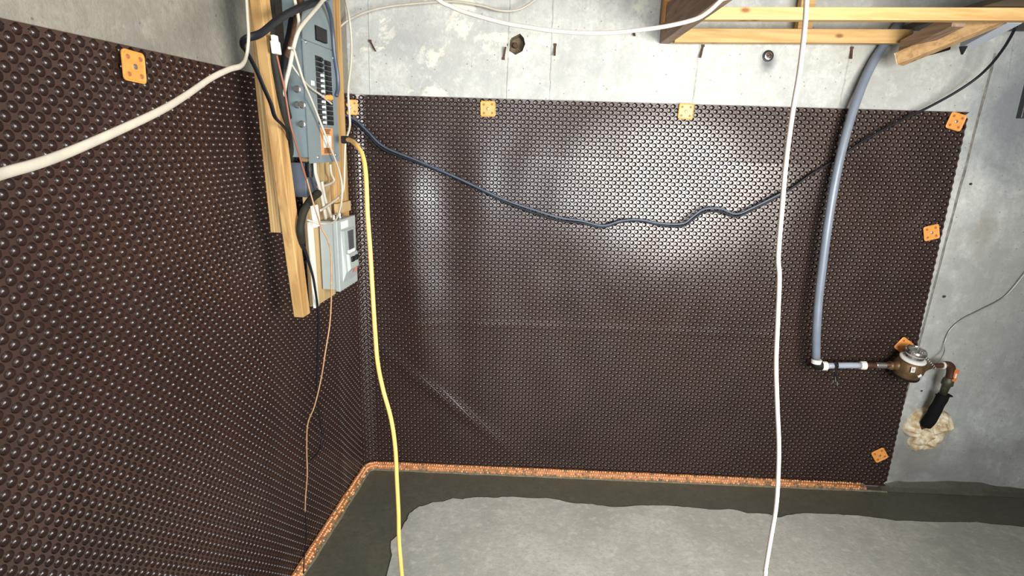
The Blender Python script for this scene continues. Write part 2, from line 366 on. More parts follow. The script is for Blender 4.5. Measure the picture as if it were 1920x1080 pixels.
# ------------------------------------------------------------ the dimpled membrane, one sheet bent round the corner
PIT = 0.0345; DEP = 0.0115; TOPZ = 1.905
OFF = .0155
angc = math.acos(float(np.dot(EL, E1)))          # turn at the corner
RC = .07; tl = RC * math.tan(angc / 2)
# intersection of the two offset lines
def lam2(p, dp, q, dq):
    A = np.array([[dp[0], -dq[0]], [dp[1], -dq[1]]]); s_ = np.linalg.solve(A, (q - p)[:2]); return p + dp * s_[0]
CO = lam2(COR + NL * OFF, EL, P0 + NB * OFF, E1)
arcL = RC * angc
cc = CO - EL * tl + NL * RC                      # centre of the rounded corner
AEND = float(np.dot(BW(1815, 203) - CO, E1)) - tl + arcL + .004
LEN_L = 2.62
def path(t):   # t<0 left wall, 0..arcL corner, beyond: back wall -> point and normal in plan
    if t < 0: return CO - EL * tl + EL * t, NL
    if t < arcL:
        a = t / RC; nrm = NL * math.cos(a) - EL * math.sin(a)
        return cc - nrm * RC, nrm
    return CO + E1 * (tl + (t - arcL)), NB
_g = lambda x, c, s_: math.exp(-((x - c) / s_) ** 2)
def ridge(x, c, sl, sr): return math.exp(-((x - c) / (sl if x < c else sr)) ** 2)
def bulge(t, z):
    h = 0.0
    if t > 0:
        x = t
        en = min(1, x / .15) * min(1, (AEND - x) / .12 if AEND > x else 0)
        tz = min(1, max(0, (TOPZ - z) / .25)); bz = min(1, max(0, z / .18)); zz = tz * (.3 + .7 * bz)
        # vertical pleats between the fasteners
        h += .034 * ridge(x, .27 + .12 * (1.6 - z), .10, .12) * min(1, max(0, (1.78 - z) / .35)) * min(1, max(.15, (z - .30) / .6))
        h += .012 * ridge(x, .62 + .06 * (1.5 - z), .12, .16) * tz * (.4 + .6 * bz)
        rr = math.hypot(x - 1.52, (z - 1.60) * 1.0)
        h += .038 * (1 - math.exp(-(rr / .36) ** 2)) * math.exp(-(rr / .72) ** 4) * tz * (.3 + .7 * bz)
        h += .010 * ridge(x, 2.12, .14, .18) * tz
        # diagonal crease low on the left
        q = (x - .30) * .62 + (z - .55) * .785; r_ = (x - .30) * .785 - (z - .55) * .62
        h += .010 * _g(q, 0, .035) * _g(r_, .25, .33)
        h += .0028 * _g(z, .83, .022) * (.5 + .5 * noise.noise(Vector((x * 5, 1, 1))))
        h += .009 * (noise.noise(Vector((x * 2.3, z * 1.5, 4))) + .4 * noise.noise(Vector((x * 7, z * 4, 9)))) * zz * en
        h *= min(1, x / .12)
    else:
        e = min(1, -t / .2)
        h += e * (.010 * noise.noise(Vector((t * 3.1, z * 1.1, 14))) + .006 * noise.noise(Vector((t * 6, z * 3, 19)))) * min(1, max(0, (TOPZ - z) / .2))
        h += e * .006 * _g(t, -.25, .05) * _g(z, .35, .4)
    return max(h, -.003)
NI0 = -int(LEN_L / (PIT / 2)); NI1 = int(AEND / (PIT / 2)) - 1
NJ = int(TOPZ / (PIT / 2))
Z0 = TOPZ - (NJ) * PIT / 2
Z0 = max(Z0, .012)
def S(t, z):
    p, nrm = path(t); return p + nrm * bulge(t, z) + ZZ * z
def frame(t, z):
    e = .004; p = S(t, z); dt = S(t + e, z) - S(t - e, z); dz = S(t, z + e) - S(t, z - e)
    dt /= np.linalg.norm(dt); dz -= dt * np.dot(dt, dz); dz /= np.linalg.norm(dz)
    nn = np.cross(dt, dz); nn /= np.linalg.norm(nn)     # into the wall or out of it
    if np.dot(nn, path(t)[1]) < 0: nn = -nn
    return p, dt, dz, nn
C12 = [(math.cos(math.radians(30 * k)), math.sin(math.radians(30 * k))) for k in range(12)]
RH = .325 * PIT
prof = [(1.0, 0), (.965, -.28), (.88, -.66), (.76, -.89), (.62, -.985), (.42, -1.0)]
NP = len(prof)
cup_l = np.array([(c * RH * r_, s_ * RH * r_, DEP * d_) for r_, d_ in prof for c, s_ in C12])
cup_f = [(i * 12 + j, i * 12 + (j + 1) % 12, (i + 1) * 12 + (j + 1) % 12, (i + 1) * 12 + j) for i in range(NP - 1) for j in range(12)] + [tuple(12 * NP - 12 + j for j in range(12))]
hole_l = np.array([(c * RH, s_ * RH, 0) for c, s_ in C12])
sv, sf = [], []; corner_id = {}
def cid(i, j):
    k = (i, j)
    if k not in corner_id:
        corner_id[k] = len(sv); sv.append(S(i * PIT / 2, min(TOPZ, max(.010, Z0 + j * PIT / 2))))
    return corner_id[k]
dim = []
for i in range(NI0, NI1 + 1):
    for j in range(0, NJ + 1):
        if (i + j) % 2: continue
        t = i * PIT / 2; z = Z0 + j * PIT / 2
        e, n_, w_, s_ = cid(i + 1, j), cid(i, j + 1), cid(i - 1, j), cid(i, j - 1)
        if j == 0 or j == NJ:      # cut rows at the top and bottom edge: flat half cells
            cid_ = cid(i, j)
            if j == 0: sf.append((w_, e, n_))
            else: sf.append((w_, s_, e))
            continue
        p, dt, dz, nn = frame(t, z)
        k = len(sv); B3 = np.array([dt, dz, nn])
        sv.extend(list(hole_l @ B3 + p))
        q = [e, n_, w_, s_]
        for c in range(4):
            a, b = q[c], q[(c + 1) % 4]; r0, r1, r2, r3 = (k + (3 * c + x) % 12 for x in range(4))
            sf += [(a, r1, r0), (a, b, r2, r1), (b, r3, r2)]
        dim.append((t, z, p, B3))
for j in range(1, NJ - 2):
    if (NI1 + j) % 2 == 0:
        a, b, c = cid(NI1 + 1, j), cid(NI1, j + 1), cid(NI1 + 1, j + 2)
        sv.append(S((NI1 + .72) * PIT / 2, Z0 + (j + 1) * PIT / 2)); d = len(sv) - 1
        sf += [(b, a, d), (b, d, c)]
mem = thing('dimpled_membrane', 'dark brown glossy dimpled drainage membrane covering both basement walls', 'membrane', tuple(S(1.3, 0.01)))
ms = MB(); ms.v = [tuple(p) for p in sv]; ms.f = sf
sheet = obj('sheet', ms, M_mem, mem, smooth=True)
# the 300 dimples that show largest are parts, the rest one mass
def score(dm):
    q = R.T @ (dm[2] - CAM)
    if q[2] < .1: return 0
    x, y = 960 + F * q[0] / q[2], 540 + F * q[1] / q[2]
    if x < 6 or x > 1914 or y < 6 or y > 1074: return 0
    vv = dm[2] - CAM; dist = np.linalg.norm(vv)
    return abs(np.dot(dm[3][2], vv / dist)) / dist ** 2
order = sorted(range(len(dim)), key=lambda k: -score(dim[k])); big = set(order[:300])
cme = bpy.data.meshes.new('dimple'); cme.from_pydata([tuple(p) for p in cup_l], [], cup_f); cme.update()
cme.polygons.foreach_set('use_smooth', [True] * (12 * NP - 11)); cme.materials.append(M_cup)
mo = V3(mem.location)
for k in order[:300]:
    t, z, p, B3 = dim[k]
    o = bpy.data.objects.new('dimple', cme); COL.objects.link(o); o.parent = mem
    mm = Matrix.Identity(4)
    for a in range(3):
        for b in range(3): mm[a][b] = B3[b][a]
        mm[a][3] = (p - mo)[a]
    o.matrix_local = mm
rest = [dim[k] for k in range(len(dim)) if k not in big]
nv = len(rest) * 12 * NP
allv = np.concatenate([cup_l @ B3 + (p - mo) for (_, _, p, B3) in rest])
cf = np.array([f for f in cup_f[:-1]]); nR = len(rest)
quads = (cf[None] + (np.arange(nR) * 12 * NP)[:, None, None]).reshape(-1, 4)
caps = (np.arange(12 * NP - 12, 12 * NP)[None] + (np.arange(nR) * 12 * NP)[:, None])
me = bpy.data.meshes.new('dimple_field'); me.vertices.add(nv); me.vertices.foreach_set('co', allv.ravel())
nq, nc = len(quads), len(caps); me.loops.add(nq * 4 + nc * 12)
me.loops.foreach_set('vertex_index', np.concatenate([quads.ravel(), caps.ravel()]).astype(np.int32))
me.polygons.add(nq + nc)
me.polygons.foreach_set('loop_start', np.concatenate([np.arange(nq) * 4, nq * 4 + np.arange(nc) * 12]).astype(np.int32))
me.polygons.foreach_set('use_smooth', np.concatenate([np.ones(nq, bool), np.ones(nc, bool)]))
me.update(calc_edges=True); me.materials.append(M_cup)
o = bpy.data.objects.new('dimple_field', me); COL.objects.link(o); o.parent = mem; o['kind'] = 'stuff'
print('dimples', len(dim), 'tris', nR * (24 * NP - 14) + len(sf) * 1.3)

# ------------------------------------------------------------ orange drain strip along the foot of both walls
strip = thing('drain_strip', 'knobbly orange plastic drain strip along the foot of the membrane', 'strip', tuple(S(1.3, 0) + NB * .02))
m = MB(); T0, T1 = -2.5, AEND - .12; n = 300; rows = []
for i in range(n + 1):
    t = T0 + (T1 - T0) * i / n; p, nn = path(t); j1 = noise.noise(Vector((t * 14, 0, 0))); j2 = noise.noise(Vector((t * 11, 5, 0)))
    h = .032 + .003 * j1 - (.012 * max(0, (t - 2.2) / .5)); o1 = .026 + .003 * j2
    rows.append([p + nn * .002 + ZZ * .002, p + nn * .004 + ZZ * h, p + nn * (o1 * .7) + ZZ * (h - .004), p + nn * o1 + ZZ * (h * .6), p + nn * (o1 + .004) + ZZ * .003])
m.add([q for r_ in rows for q in r_], [(i * 5 + j, i * 5 + j + 1, i * 5 + j + 6, i * 5 + j + 5) for i in range(n) for j in range(4)])
obj('strip_body', m, M_orange_dk, strip)  # body coloured darker than the knobs, for the shade between them
m = MB(); m2 = MB()
t = T0; i = 0
while t < T1 - .02:
    p, nn = path(t); tg = np.cross(nn, ZZ)
    for r_ in range(3):
        tt = t + (.006 if r_ % 2 else 0); p, nn = path(tt)
        z = (.031, .020, .009)[r_] + random.uniform(-.002, .002); oo = (.013, .024, .029)[r_]
        if random.random() < (.10, .18, .45)[r_]: continue
        ax = nn * .7 + ZZ * .7
        rr = random.uniform(.0048, .0064)
        tgt = m if random.random() > (.08, .15, .5)[r_] else m2
        tgt.lathe(p + nn * oo + ZZ * (z - .002), ax, [(0, rr), (.005, rr * .8), (.007, rr * .35)], 6)
    t += .0125
k = obj('knob_rows', m, M_orange_fl, strip); k['kind'] = 'stuff'
k = obj('mortar_crumbs', m2, M_mortar, strip); k['kind'] = 'stuff'; k['label'] = 'grey mortar crumbs caught on the strip'
m = MB(); rows = []
for i in range(n + 1):
    t = T0 + (T1 + .1 - T0) * i / n; p, nn = path(t); a = .034 + .004 * noise.noise(Vector((t * 25, 3, 3))); b = .043 + .006 * noise.noise(Vector((t * 9, 3, 8)))
    rows.append([p + nn * .022 + ZZ * .001, p + nn * a + ZZ * .006, p + nn * b + ZZ * .0012])
m.add([q for r_ in rows for q in r_], [(i * 3 + j, i * 3 + j + 1, i * 3 + j + 4, i * 3 + j + 3) for i in range(n) for j in range(2)])
o = obj('mortar_lip', m, M_mortar, strip); o['label'] = 'thin grey-green mortar lip in front of the orange strip'

# fresh concrete skim at the foot of the bare wall on the right
m = MB(); n = 60; rows = []
for i in range(n + 1):
    a = 1.98 + (3.19 - 1.98) * i / n; z = .03 + .022 * noise.noise(Vector((a * 3, 2, 0))) + .012 * noise.noise(Vector((a * 9, 2, 5))) + .02 * _g(a, 2.35, .15)
    z *= min(1, (a - 1.93) / .15)
    rows.append([bc(a, .001, z), bc(a, .006, z - .006), bc(a, .012 + z * .3, z * .35), bc(a, .05, .001)])
m.add([q for r_ in rows for q in r_], [(i * 4 + j, i * 4 + j + 1, i * 4 + j + 5, i * 4 + j + 4) for i in range(n) for j in range(3)])
o = obj('concrete_skim', m, M_wet, floor)

# ------------------------------------------------------------ orange fasteners
def fastener(p, nrm, up, rot, size, label, group='orange membrane fasteners'):
    nrm = V3(nrm); up = V3(up); rt = np.cross(up, nrm); rt /= np.linalg.norm(rt)
    c, s_ = math.cos(math.radians(rot)), math.sin(math.radians(rot)); a = rt * c + up * s_; b = -rt * s_ + up * c
    th = thing('membrane_fastener', label, 'fastener', tuple(p), group)
    fr = lambda x, y, z: p + a * x + b * y + nrm * z
    h = size / 2; rc = h * .28; ol = []
    for q, (sx, sy) in enumerate(((1, 1), (-1, 1), (-1, -1), (1, -1))):
        for k in range(5):
            g = math.radians(90 * q + 90 * k / 4); ol.append((sx * (h - rc) + rc * math.cos(g), sy * (h - rc) + rc * math.sin(g)))
    m = MB(); n = len(ol)
    vs = [fr(x, y, 0) for x, y in ol] + [fr(x, y, .0035) for x, y in ol] + [fr(x * .93, y * .93, .0045) for x, y in ol] + [fr(x * .85, y * .85, .0032) for x, y in ol]
    fs = [(q * n + i, q * n + (i + 1) % n, (q + 1) * n + (i + 1) % n, (q + 1) * n + i) for q in range(3) for i in range(n)] + [tuple(range(3 * n, 4 * n)), tuple(range(n))[::-1]]
    m.add(vs, fs); obj('plate', m, M_orange, th)
    for sx in (-1, 1):
        for sy in (-1, 1):
            m = MB(); m.lathe(fr(sx * h * .55, sy * h * .55, .003), nrm, [(0, h * .17), (.0022, h * .15), (.0022, h * .09), (.0004, h * .07)], 10); obj('peg', m, M_orange_dk, th)  # pegs coloured darker, as the shading of recessed rings
    m = MB(); m.lathe(fr(0, 0, .003), nrm, [(0, h * .26), (.0015, h * .24), (.0015, h * .17)], 12); obj('collar', m, M_orange, th)
    m = MB(); m.lathe(fr(0, 0, .004), nrm, [(0, h * .19), (.002, h * .18), (.003, h * .10)], 10); o = obj('nail_head', m, M_steel, th); o['label'] = 'grey steel nail head'
    return th
def sheet_at_back(px, py):
    p = BW(px, py, OFF + .01); t = float(np.dot(p - CO, E1)) - tl + arcL
    q, dt, dz, nn = frame(max(t, .01), p[2]); p = BW(px, py, float(np.dot(q - P0, NB)) + .004)
    return p, nn
for px, py, rot, sz, lab in ((915, 204, 2, .068, 'orange square fastener on the top edge nearest the middle-left of back wall'),
                             (1286, 209, -1, .068, 'orange square fastener on the top edge just left of the hanging pinkish cable'),
                             (1792, 228, -14, .072, 'tilted orange fastener in the top right corner of the membrane'),
                             (1746, 436, 16, .070, 'orange fastener on the right edge of the membrane, above the water meter'),
                             (1694, 648, -34, .070, 'orange fastener half hidden behind the water meter'),
                             (1649, 853, 34, .068, 'orange fastener turned like a diamond near the floor')):
    p, nn = sheet_at_back(px, py); fastener(p, nn, ZZ, rot, sz, lab)
p = LW(250, 125, .028); fastener(p, NL, ZZ, -3, .068, 'large orange fastener on the left wall under its membrane edge')
q, nn = path(.06); p = plane(657, 201, q + nn * .008, nn); fastener(p, nn, ZZ, 0, .066, 'orange fastener in the corner beside the breaker panel')

# ------------------------------------------------------------ wall hardware
def rod(px0, py0, px1, py1, s0=.002, s1=.018, lab='', r=.0042):
    a, b = BW(px0, py0, s0), BW(px1, py1, s1); m = MB(); ax = b - a; ax /= np.linalg.norm(ax)
    m.bar(a, b, E1 * (2.0 * r), np.cross(ax, E1) * (1.2 * r)); m.fbox(bc, *[(lambda q, e: (q[0] + e * r * 1.5, q[1] + (e + 1) * .003 - .001, q[2] + e * r * 1.2))(to_b(a), e) for e in (-1, 1)])
    return tag(obj('form_tie', m, M_rust), lab, 'form tie', 'rusty form ties sticking out of the wall')
rod(694, 77, 704, 96, lab='rusty form tie bent sideways right of the breaker panel')
rod(944, 110, 948, 88, lab='rusty form tie just left of the broken pocket')
rod(1041, 84, 1040, 104, lab='short rusty form tie right of the broken pocket')
rod(1318, 86, 1313, 108, lab='rusty form tie under the left part of the wooden shelf')
rod(1597, 90, 1596, 110, lab='rusty form tie left of the grey water pipe')
rod(1188, 60, 1190, 67, lab='tiny rusty form tie stub below the pinkish cable')
rod(637, 79, 646, 81, lab='rusty form tie poking out beside the breaker panel')
m = MB(); c = BW(966, 86, -.04); m.lathe(c, NB, [(0, .012), (.018, .012), (.022, .009)], 14)
tag(obj('pipe_stub', m, M_rust), 'rusty pipe stub deep in the broken wall pocket', 'pipe stub')
th = thing('bolt_anchor', 'round anchor bolt with pale washer and dark stain below the shelf', 'bolt', tuple(BW(1440, 105, 0)))
c = BW(1440, 105, .001)
m = MB(); m.lathe(c, NB, [(0, .024), (.003, .024), (.004, .020), (.004, .013), (.001, .012)], 18); obj('rim', m, M_dark, th)
m = MB(); m.lathe(c, NB, [(0, .016), (.008, .016), (.009, .012), (.006, .008)], 18); obj('washer', m, M_bright, th)
m = MB(); m.lathe(c, NB, [(0, .006), (.012, .006), (.013, .004)], 10); obj('bolt', m, M_rust, th)
for px, py, r_, lab in ((1770, 556, .007, 'small dark tie hole in the right concrete, lower one'), (1820, 345, .006, 'small dark tie hole in the right concrete, upper one'), (1728, 733, .005, 'small dark tie hole beside the black pipe sleeve')):
    m = MB(); c = BW(px, py, .0003); vs = [c + E1 * (r_ * 1.3 * math.cos(a) * (1 + .3 * noise.noise(Vector((a, px, 0))))) + ZZ * (r_ * math.sin(a)) for a in np.linspace(0, 2 * math.pi, 14)[:-1]]
    nn_ = len(vs); m.add(vs + [v * 1 - NB * .004 for v in vs] , [tuple(range(nn_))]); obj('tie_hole', m, M_hole, wall_back)
# dark board fixed to the wall at the right edge
m = MB(); a = to_b(BW(1908, 222, .012)); m.fbox(bc, (a[0], .001, a[2]), (a[0] + .35, .03, a[2] + .30))
tag(obj('dark_board', m, M_window, bevel=.003), 'dark slate-coloured board on the wall at the far right edge', 'board')

# ------------------------------------------------------------ panel assembly on the left wall
# near post (2x4), leaning
def at_l(px, py, s): return to_l(LW(px, py, s))
post = thing('wooden_post', 'long pale pine two-by-four post hanging left of the breaker panel', 'post', tuple(LW(569, 595, .17)))
pb = LW(569, 596, .175); pt_ = LW(488, -8, .175)
dirp = pt_ - pb; dirp /= np.linalg.norm(dirp); Ltop = (ZC - pb[2]) / dirp[2]
WU, WS = .052, .034
ctr = lambda p: p + EL * WU / 2 - NL * WS / 2
m = MB(); m.bar(ctr(pb), ctr(pb + dirp * (Ltop - .002)), EL * WU, NL * WS); obj('timber', m, M_w_up, post, bevel=.003)
m = MB(); m.lathe(LW(552, 472, .150), NB, [(0, .008), (.0015, .007)], 10); o = obj('knot', m, M_hole, post)
# layered strip behind the post
ply = thing('plywood_strip', 'short layered plywood strip behind the top of the pine post', 'board', tuple(LW(520, 437, .125)))
b0 = LW(522, 437, .13); t0 = LW(484, 60, .13); d_ = t0 - b0; d_ /= np.linalg.norm(d_); L_ = (ZC - b0[2]) / d_[2]
for k in range(4):
    o_ = b0 - NL * (.0085 * k); m = MB(); m.bar(o_ + EL * .03, o_ + d_ * (L_ - .003) + EL * .03 , EL * .045, NL * .0072); obj('ply_layer', m, (M_ply, M_w_up)[k % 2], ply)
# backing boards
def lboard(name, label, px0, px1, pyb, s0, s1, material, ztop=ZC - .003, cat='board', bev=.002):
    a = at_l(px0, pyb, s1); b = at_l(px1, pyb, s1)
    m = MB(); m.fbox(lc, (a[0], s0, a[2]), (b[0], s1, ztop)); return tag(obj(name, m, material, bevel=bev), label, cat)
lboard('backing_board', 'brown plywood board behind the small grey breaker box', 592, 631, 575, .105, .13, M_ply)
lboard('backing_board', 'pale pine board showing to the right below the breaker panel', 634, 656, 420, .105, .135, M_w_up)
m = MB(); a = at_l(628, 392, .14); b = at_l(654, 392, .14); m.fbox(lc, (a[0], .136, a[2] - .02), (b[0], .15, a[2] + .02))
tag(obj('wood_block', m, M_ply, bevel=.002), 'small wooden block behind the top of the small breaker box', 'block')

# main breaker panel
PS = .205; n0 = to_l(LW(576, 204, PS)); n1 = to_l(LW(633, 204, PS)); nb_ = to_l(plane(540, 204, LW(576, 204, PS), EL))
U0, U1, PB = n0[0], n1[0], nb_[1]; ZB = to_l(LW(582, 303, PS))[2]; ZT = 2.33
panel = thing('electrical_cabinet', 'large blue-grey breaker panel with rows of black breakers on the boards', 'breaker panel', tuple(lc((U0 + U1) / 2, PB, ZB)))
m = MB(); m.fbox(lc, (U0 + .004, PB, ZB + .012), (U1 - .004, PS - .004, ZT)); obj('enclosure', m, M_panel, panel, bevel=.002)
WUP = U1 - U0
def pz(py): return to_l(LW(576, py, PS))[2]
zj = pz(77)
# front covers with a cut-out built as a frame
wu = lambda f: U0 + WUP * f
def cover(name, z0, z1, holes, s0=PS - .004, s1=PS):
    m = MB(); us = sorted({0, 1, *[h[0] for h in holes], *[h[1] for h in holes]}); zs = sorted({z0, z1, *[h[2] for h in holes], *[h[3] for h in holes]})
    for i in range(len(us) - 1):
        for j in range(len(zs) - 1):
            cu, cz = (us[i] + us[i + 1]) / 2, (zs[j] + zs[j + 1]) / 2
            if any(h[0] < cu < h[1] and h[2] < cz < h[3] for h in holes): continue
            m.fbox(lc, (wu(us[i]), s0, zs[j]), (wu(us[i + 1]), s1, zs[j + 1]))
    return obj(name, m, M_panel, panel)
zb1, zb0 = pz(98), pz(232)
cover('upper_cover', zj + .002, ZT - .01, [(.36, .72, pz(84) + .004 if False else zj + .012, zj + .058)])
cover('front_cover', ZB - .006, zj - .002, [(.32, .56, zb0, zb1), (.60, .84, zb0, zb1 - .005)])
m = MB(); m.fbox(lc, (wu(.30), PS - .012, zb0), (wu(.86), PS - .0105, zj + .06)); o = obj('breaker_bay', m, M_dark, panel); o['label'] = 'black interior behind the breakers'
rowsn = 13; hz = (zb1 - zb0) / rowsn
for c_, (f0, f1) in enumerate(((.32, .56), (.60, .84))):
    for k in range(rowsn):
        z = zb1 - hz * (k + .5) - (.005 if c_ else 0) * (1 - k / rowsn)
        m = MB(); m.fbox(lc, (wu(f0) + .002, PS - .010, z - hz * .42), (wu(f1) - .002, PS + .001, z + hz * .42))
        b = obj('breaker', m, M_dark, panel, bevel=.001)
        m = MB(); fm = (f0 + f1) / 2 + (.05 if c_ == 0 else -.05)
        m.fbox(lc, (wu(fm) - .008, PS + .0006, z - hz * .26), (wu(fm) + .008, PS + .007, z + hz * .22))
        white_handle = c_ == 0 and k in (3, 4, 5, 6, 7, 8, 9, 10, 11, 12)  # lower switches of the first column have white handles
        h = obj('switch', m, M_lab_wh if white_handle else M_dark, b)
for k in range(2):
    m = MB(); m.fbox(lc, (wu(.38 + .17 * k), PS - .010, zj + .014), (wu(.53 + .17 * k), PS + .006, zj + .056)); o = obj('main_breaker', m, M_dark, panel, bevel=.0015)
# label, print, screws, knockouts
zl0, zl1 = pz(292), pz(238)
m = MB(); m.fbox(lc, (wu(.36), PS, zl0), (wu(.78), PS + .0008, zl1)); lab = obj('rating_label', m, M_lab_or, panel); lab['label'] = 'orange rating label with white boxes'
for k in range(2):
    m = MB(); m.fbox(lc, (wu(.44 + .16 * k), PS + .0008, zl0 + (zl1 - zl0) * .28), (wu(.55 + .16 * k), PS + .0014, zl0 + (zl1 - zl0) * .72)); obj('label_box', m, M_lab_wh, lab)
for k in range(5):
    for (za, zb_) in ((.06, .22), (.78, .94)):
        z = zl0 + (zl1 - zl0) * (za + (zb_ - za) * k / 4); m = MB(); m.fbox(lc, (wu(.45), PS + .0008, z), (wu(.45 + random.uniform(.2, .27)), PS + .0014, z + .0022)); obj('print_line', m, M_lab_tx, lab)
m = MB(); m.fbox(lc, (wu(.16), PS, pz(158)), (wu(.26), PS + .0006, pz(149))); obj('small_label', m, M_lab_wh, panel)
for f_, py in ((.08, 80), (.93, 92), (.25, 296), (.85, 293)):
    m = MB(); m.lathe(lc(wu(f_), PS, pz(py)), NL, [(0, .006), (.003, .005)], 10); obj('screw', m, M_steel, panel)
for py, s_ in ((168, .55), (197, .5), (197, .75), (233, .68), (30, .5)):
    z = pz(py); n_ = PB + (PS - PB) * s_
    m = MB(); m.lathe(lc(U0 + .004, n_, z), -EL, [(0, .011), (.004, .011), (.006, .008), (.012, .007)], 12); obj('cable_clamp', m, M_steel, panel, smooth=False)

# slate box below the panel
a = to_l(LW(571, 303, .155)); b = to_l(LW(571, 371, .155)); bk = to_l(plane(545, 330, LW(571, 330, .155), EL))
m = MB(); m.fbox(lc, (a[0], bk[1], b[2]), (a[0] + .09, .155, a[2] - .004)); tag(obj('junction_box', m, M_bluebox, bevel=.002), 'small slate-grey box directly below the left side of the breaker panel', 'junction box')
m = MB(); p = LW(580, 315, .17); m.lathe(p + ZZ * -.03, ZZ, [(0, .010), (.02, .011), (.02, .014), (.03, .014), (.045, .012)], 14)
tag(obj('cable_gland', m, M_dark), 'black round cable gland under the breaker panel', 'cable gland')

# small breaker box
SF = .205; c0 = to_l(LW(632, 416, SF)); cb = to_l(LW(639, 547, SF)); back = to_l(plane(598, 420, LW(632, 416, SF), EL))[1]
V0 = (c0[0] + cb[0]) / 2; V1 = to_l(LW(666, 416, SF))[0]; W2 = V1 - V0; zt, zb = c0[2], cb[2]
small = thing('breaker_box', 'small light grey breaker box with sloped door hanging below the panel', 'breaker box', tuple(lc((V0 + V1) / 2, back, zb)))
m = MB(); m.fbox(lc, (V0, back, zb + .006), (V1, SF - .018, zt)); obj('enclosure', m, M_panel2, small, bevel=.002)
m = MB(); m.fbox(lc, (V0 - .003, SF - .018, zb), (V1 + .003, SF, zt + .003)); cv = obj('cover', m, M_panel2, small, bevel=.003)
# raised wedge door: thicker towards its foot
H2 = zt - zb; za, zc_ = zb + H2 * .10, zb + H2 * .86; ua, ub = V0 + W2 * .14, V0 + W2 * .92
m = MB(); m.box8([lc(ua, SF, za), lc(ub, SF, za), lc(ub, SF, zc_), lc(ua, SF, zc_), lc(ua + .01, SF + .012, za + .04), lc(ub - .01, SF + .012, za + .04), lc(ub - .02, SF + .006, zc_ - .005), lc(ua + .02, SF + .006, zc_ - .005)])
m.box8([lc(ua + .02, SF + .006, za + .03), lc(ub - .01, SF + .006, za + .03), lc(ub - .01, SF + .006, za + H2 * .42), lc(ua + .02, SF + .006, za + H2 * .42), lc(ua + .03, SF + .022, za + .05), lc(ub - .02, SF + .022, za + .05), lc(ub - .02, SF + .018, za + H2 * .40), lc(ua + .03, SF + .018, za + H2 * .40)])
obj('door', m, M_panel2, small, bevel=.0015)
m = MB(); m.fbox(lc, (ua + W2 * .30, SF + .007, zb + H2 * .56), (ua + W2 * .56, SF + .0115, zb + H2 * .83)); obj('window', m, M_window, small)
m = MB(); m.fbox(lc, (ua + W2 * .24, SF + .008, zb + H2 * .50), (ua + W2 * .60, SF + .0125, zb + H2 * .555)); obj('switch_label', m, M_lab_wh, small)
for k in range(2):
    u = ua + W2 * (.24 + .22 * k); m = MB(); m.fbox(lc, (u, SF + .010, zb + H2 * .385), (u + W2 * .15, SF + .026, zb + H2 * .46)); o = obj('switch', m, M_dark, small, bevel=.002)
m = MB(); m.fbox(lc, (ua + W2 * .05, SF, zt - H2 * .12), (ua + W2 * .42, SF + .0012, zt - H2 * .02)); obj('paper_label', m, M_lab_wh, small)
m = MB(); c = lc(ua + W2 * .48, SF + .0195, zb + H2 * .245); m.bar(c - ZZ * .010 - EL * .008, c + ZZ * .010 + EL * .008, EL * .007, NL * .004); o = obj('red_mark', m, mat('red_paint', (.5, .12, .07), .5), small)
for k in range(2):
    c = lc(V0 + W2 * (.22 + .32 * k), (back + SF) / 2 + .005, zt); m = MB(); m.lathe(c, ZZ, [(0, .014), (.006, .014), (.006, .010), (.016, .010), (.016, .013), (.020, .012)], 14); obj('conduit_nut', m, M_bright, small)
m = MB(); m.bar(LW(581, 415, .15), LW(593, 576, .15), EL * .03, NL * .010); tag(obj('white_strip', m, M_white, bevel=.002), 'flat white plastic strip between the post and the small breaker box', 'strip')
# paper tag and white connector
th = thing('cable_connector', 'white plastic cable connector left of the breaker panel', 'connector', tuple(LW(516, 85, .20)))
m = MB(); p = LW(514, 66, .2); q = LW(519, 102, .2); d_ = (q - p) / np.linalg.norm(q - p)
m.bar(p + d_ * .015, q, EL * .03, NL * .016); obj('housing', m, M_white, th, bevel=.003)
m = MB(); m.bar(p, p + d_ * .016, EL * .022, NL * .012); obj('plug', m, M_lab_wh, th, bevel=.002)
m = MB(); a, b = LW(589, 385, .215), LW(595, 425, .215); m.bar(a, b, EL * .05, NL * .002); tag(obj('paper_tag', m, M_lab_wh), 'white paper tag hanging at the top of the small breaker box', 'tag')

# ------------------------------------------------------------ cables
def cable(name, label, pts, r, material, cat='cable', flat=1.0, n=10, group=None, ref=(0, 0, 1), sm=7):
    m = MB(); m.tube(pts, r, n, flat, ref, smooth=sm); return tag(obj(name, m, material, smooth=True), label, cat, group)
def pl(fn, L): return [fn(*q) for q in L]
def to_ceiling(P, first=True, last=False, dx=.02):   # carry a cable's end on up to the ceiling
    P = list(P)
    if first: a = P[0]; P = [V3((a[0] - dx, a[1], ZC)), a * .5 + V3((a[0] - dx * .6, a[1], ZC)) * .5] + P
    if last: a = P[-1]; P = P + [a * .5 + V3((a[0] + dx * .6, a[1], ZC)) * .5, V3((a[0] + dx, a[1], ZC))]
    return P
def to_floor(P, run):                               # and on down to the floor, lying off along run
    a = P[-1]; f = V3((a[0], a[1], .35 * a[2])) + V3(run) * .12
    return list(P) + [f, V3((a[0], a[1], .012)) + V3(run) * .5, V3((a[0], a[1], .014)) + V3(run) * 1.3, V3((a[0], a[1], .014)) + V3(run) * 2.2 + V3((.1, -.1, 0))]
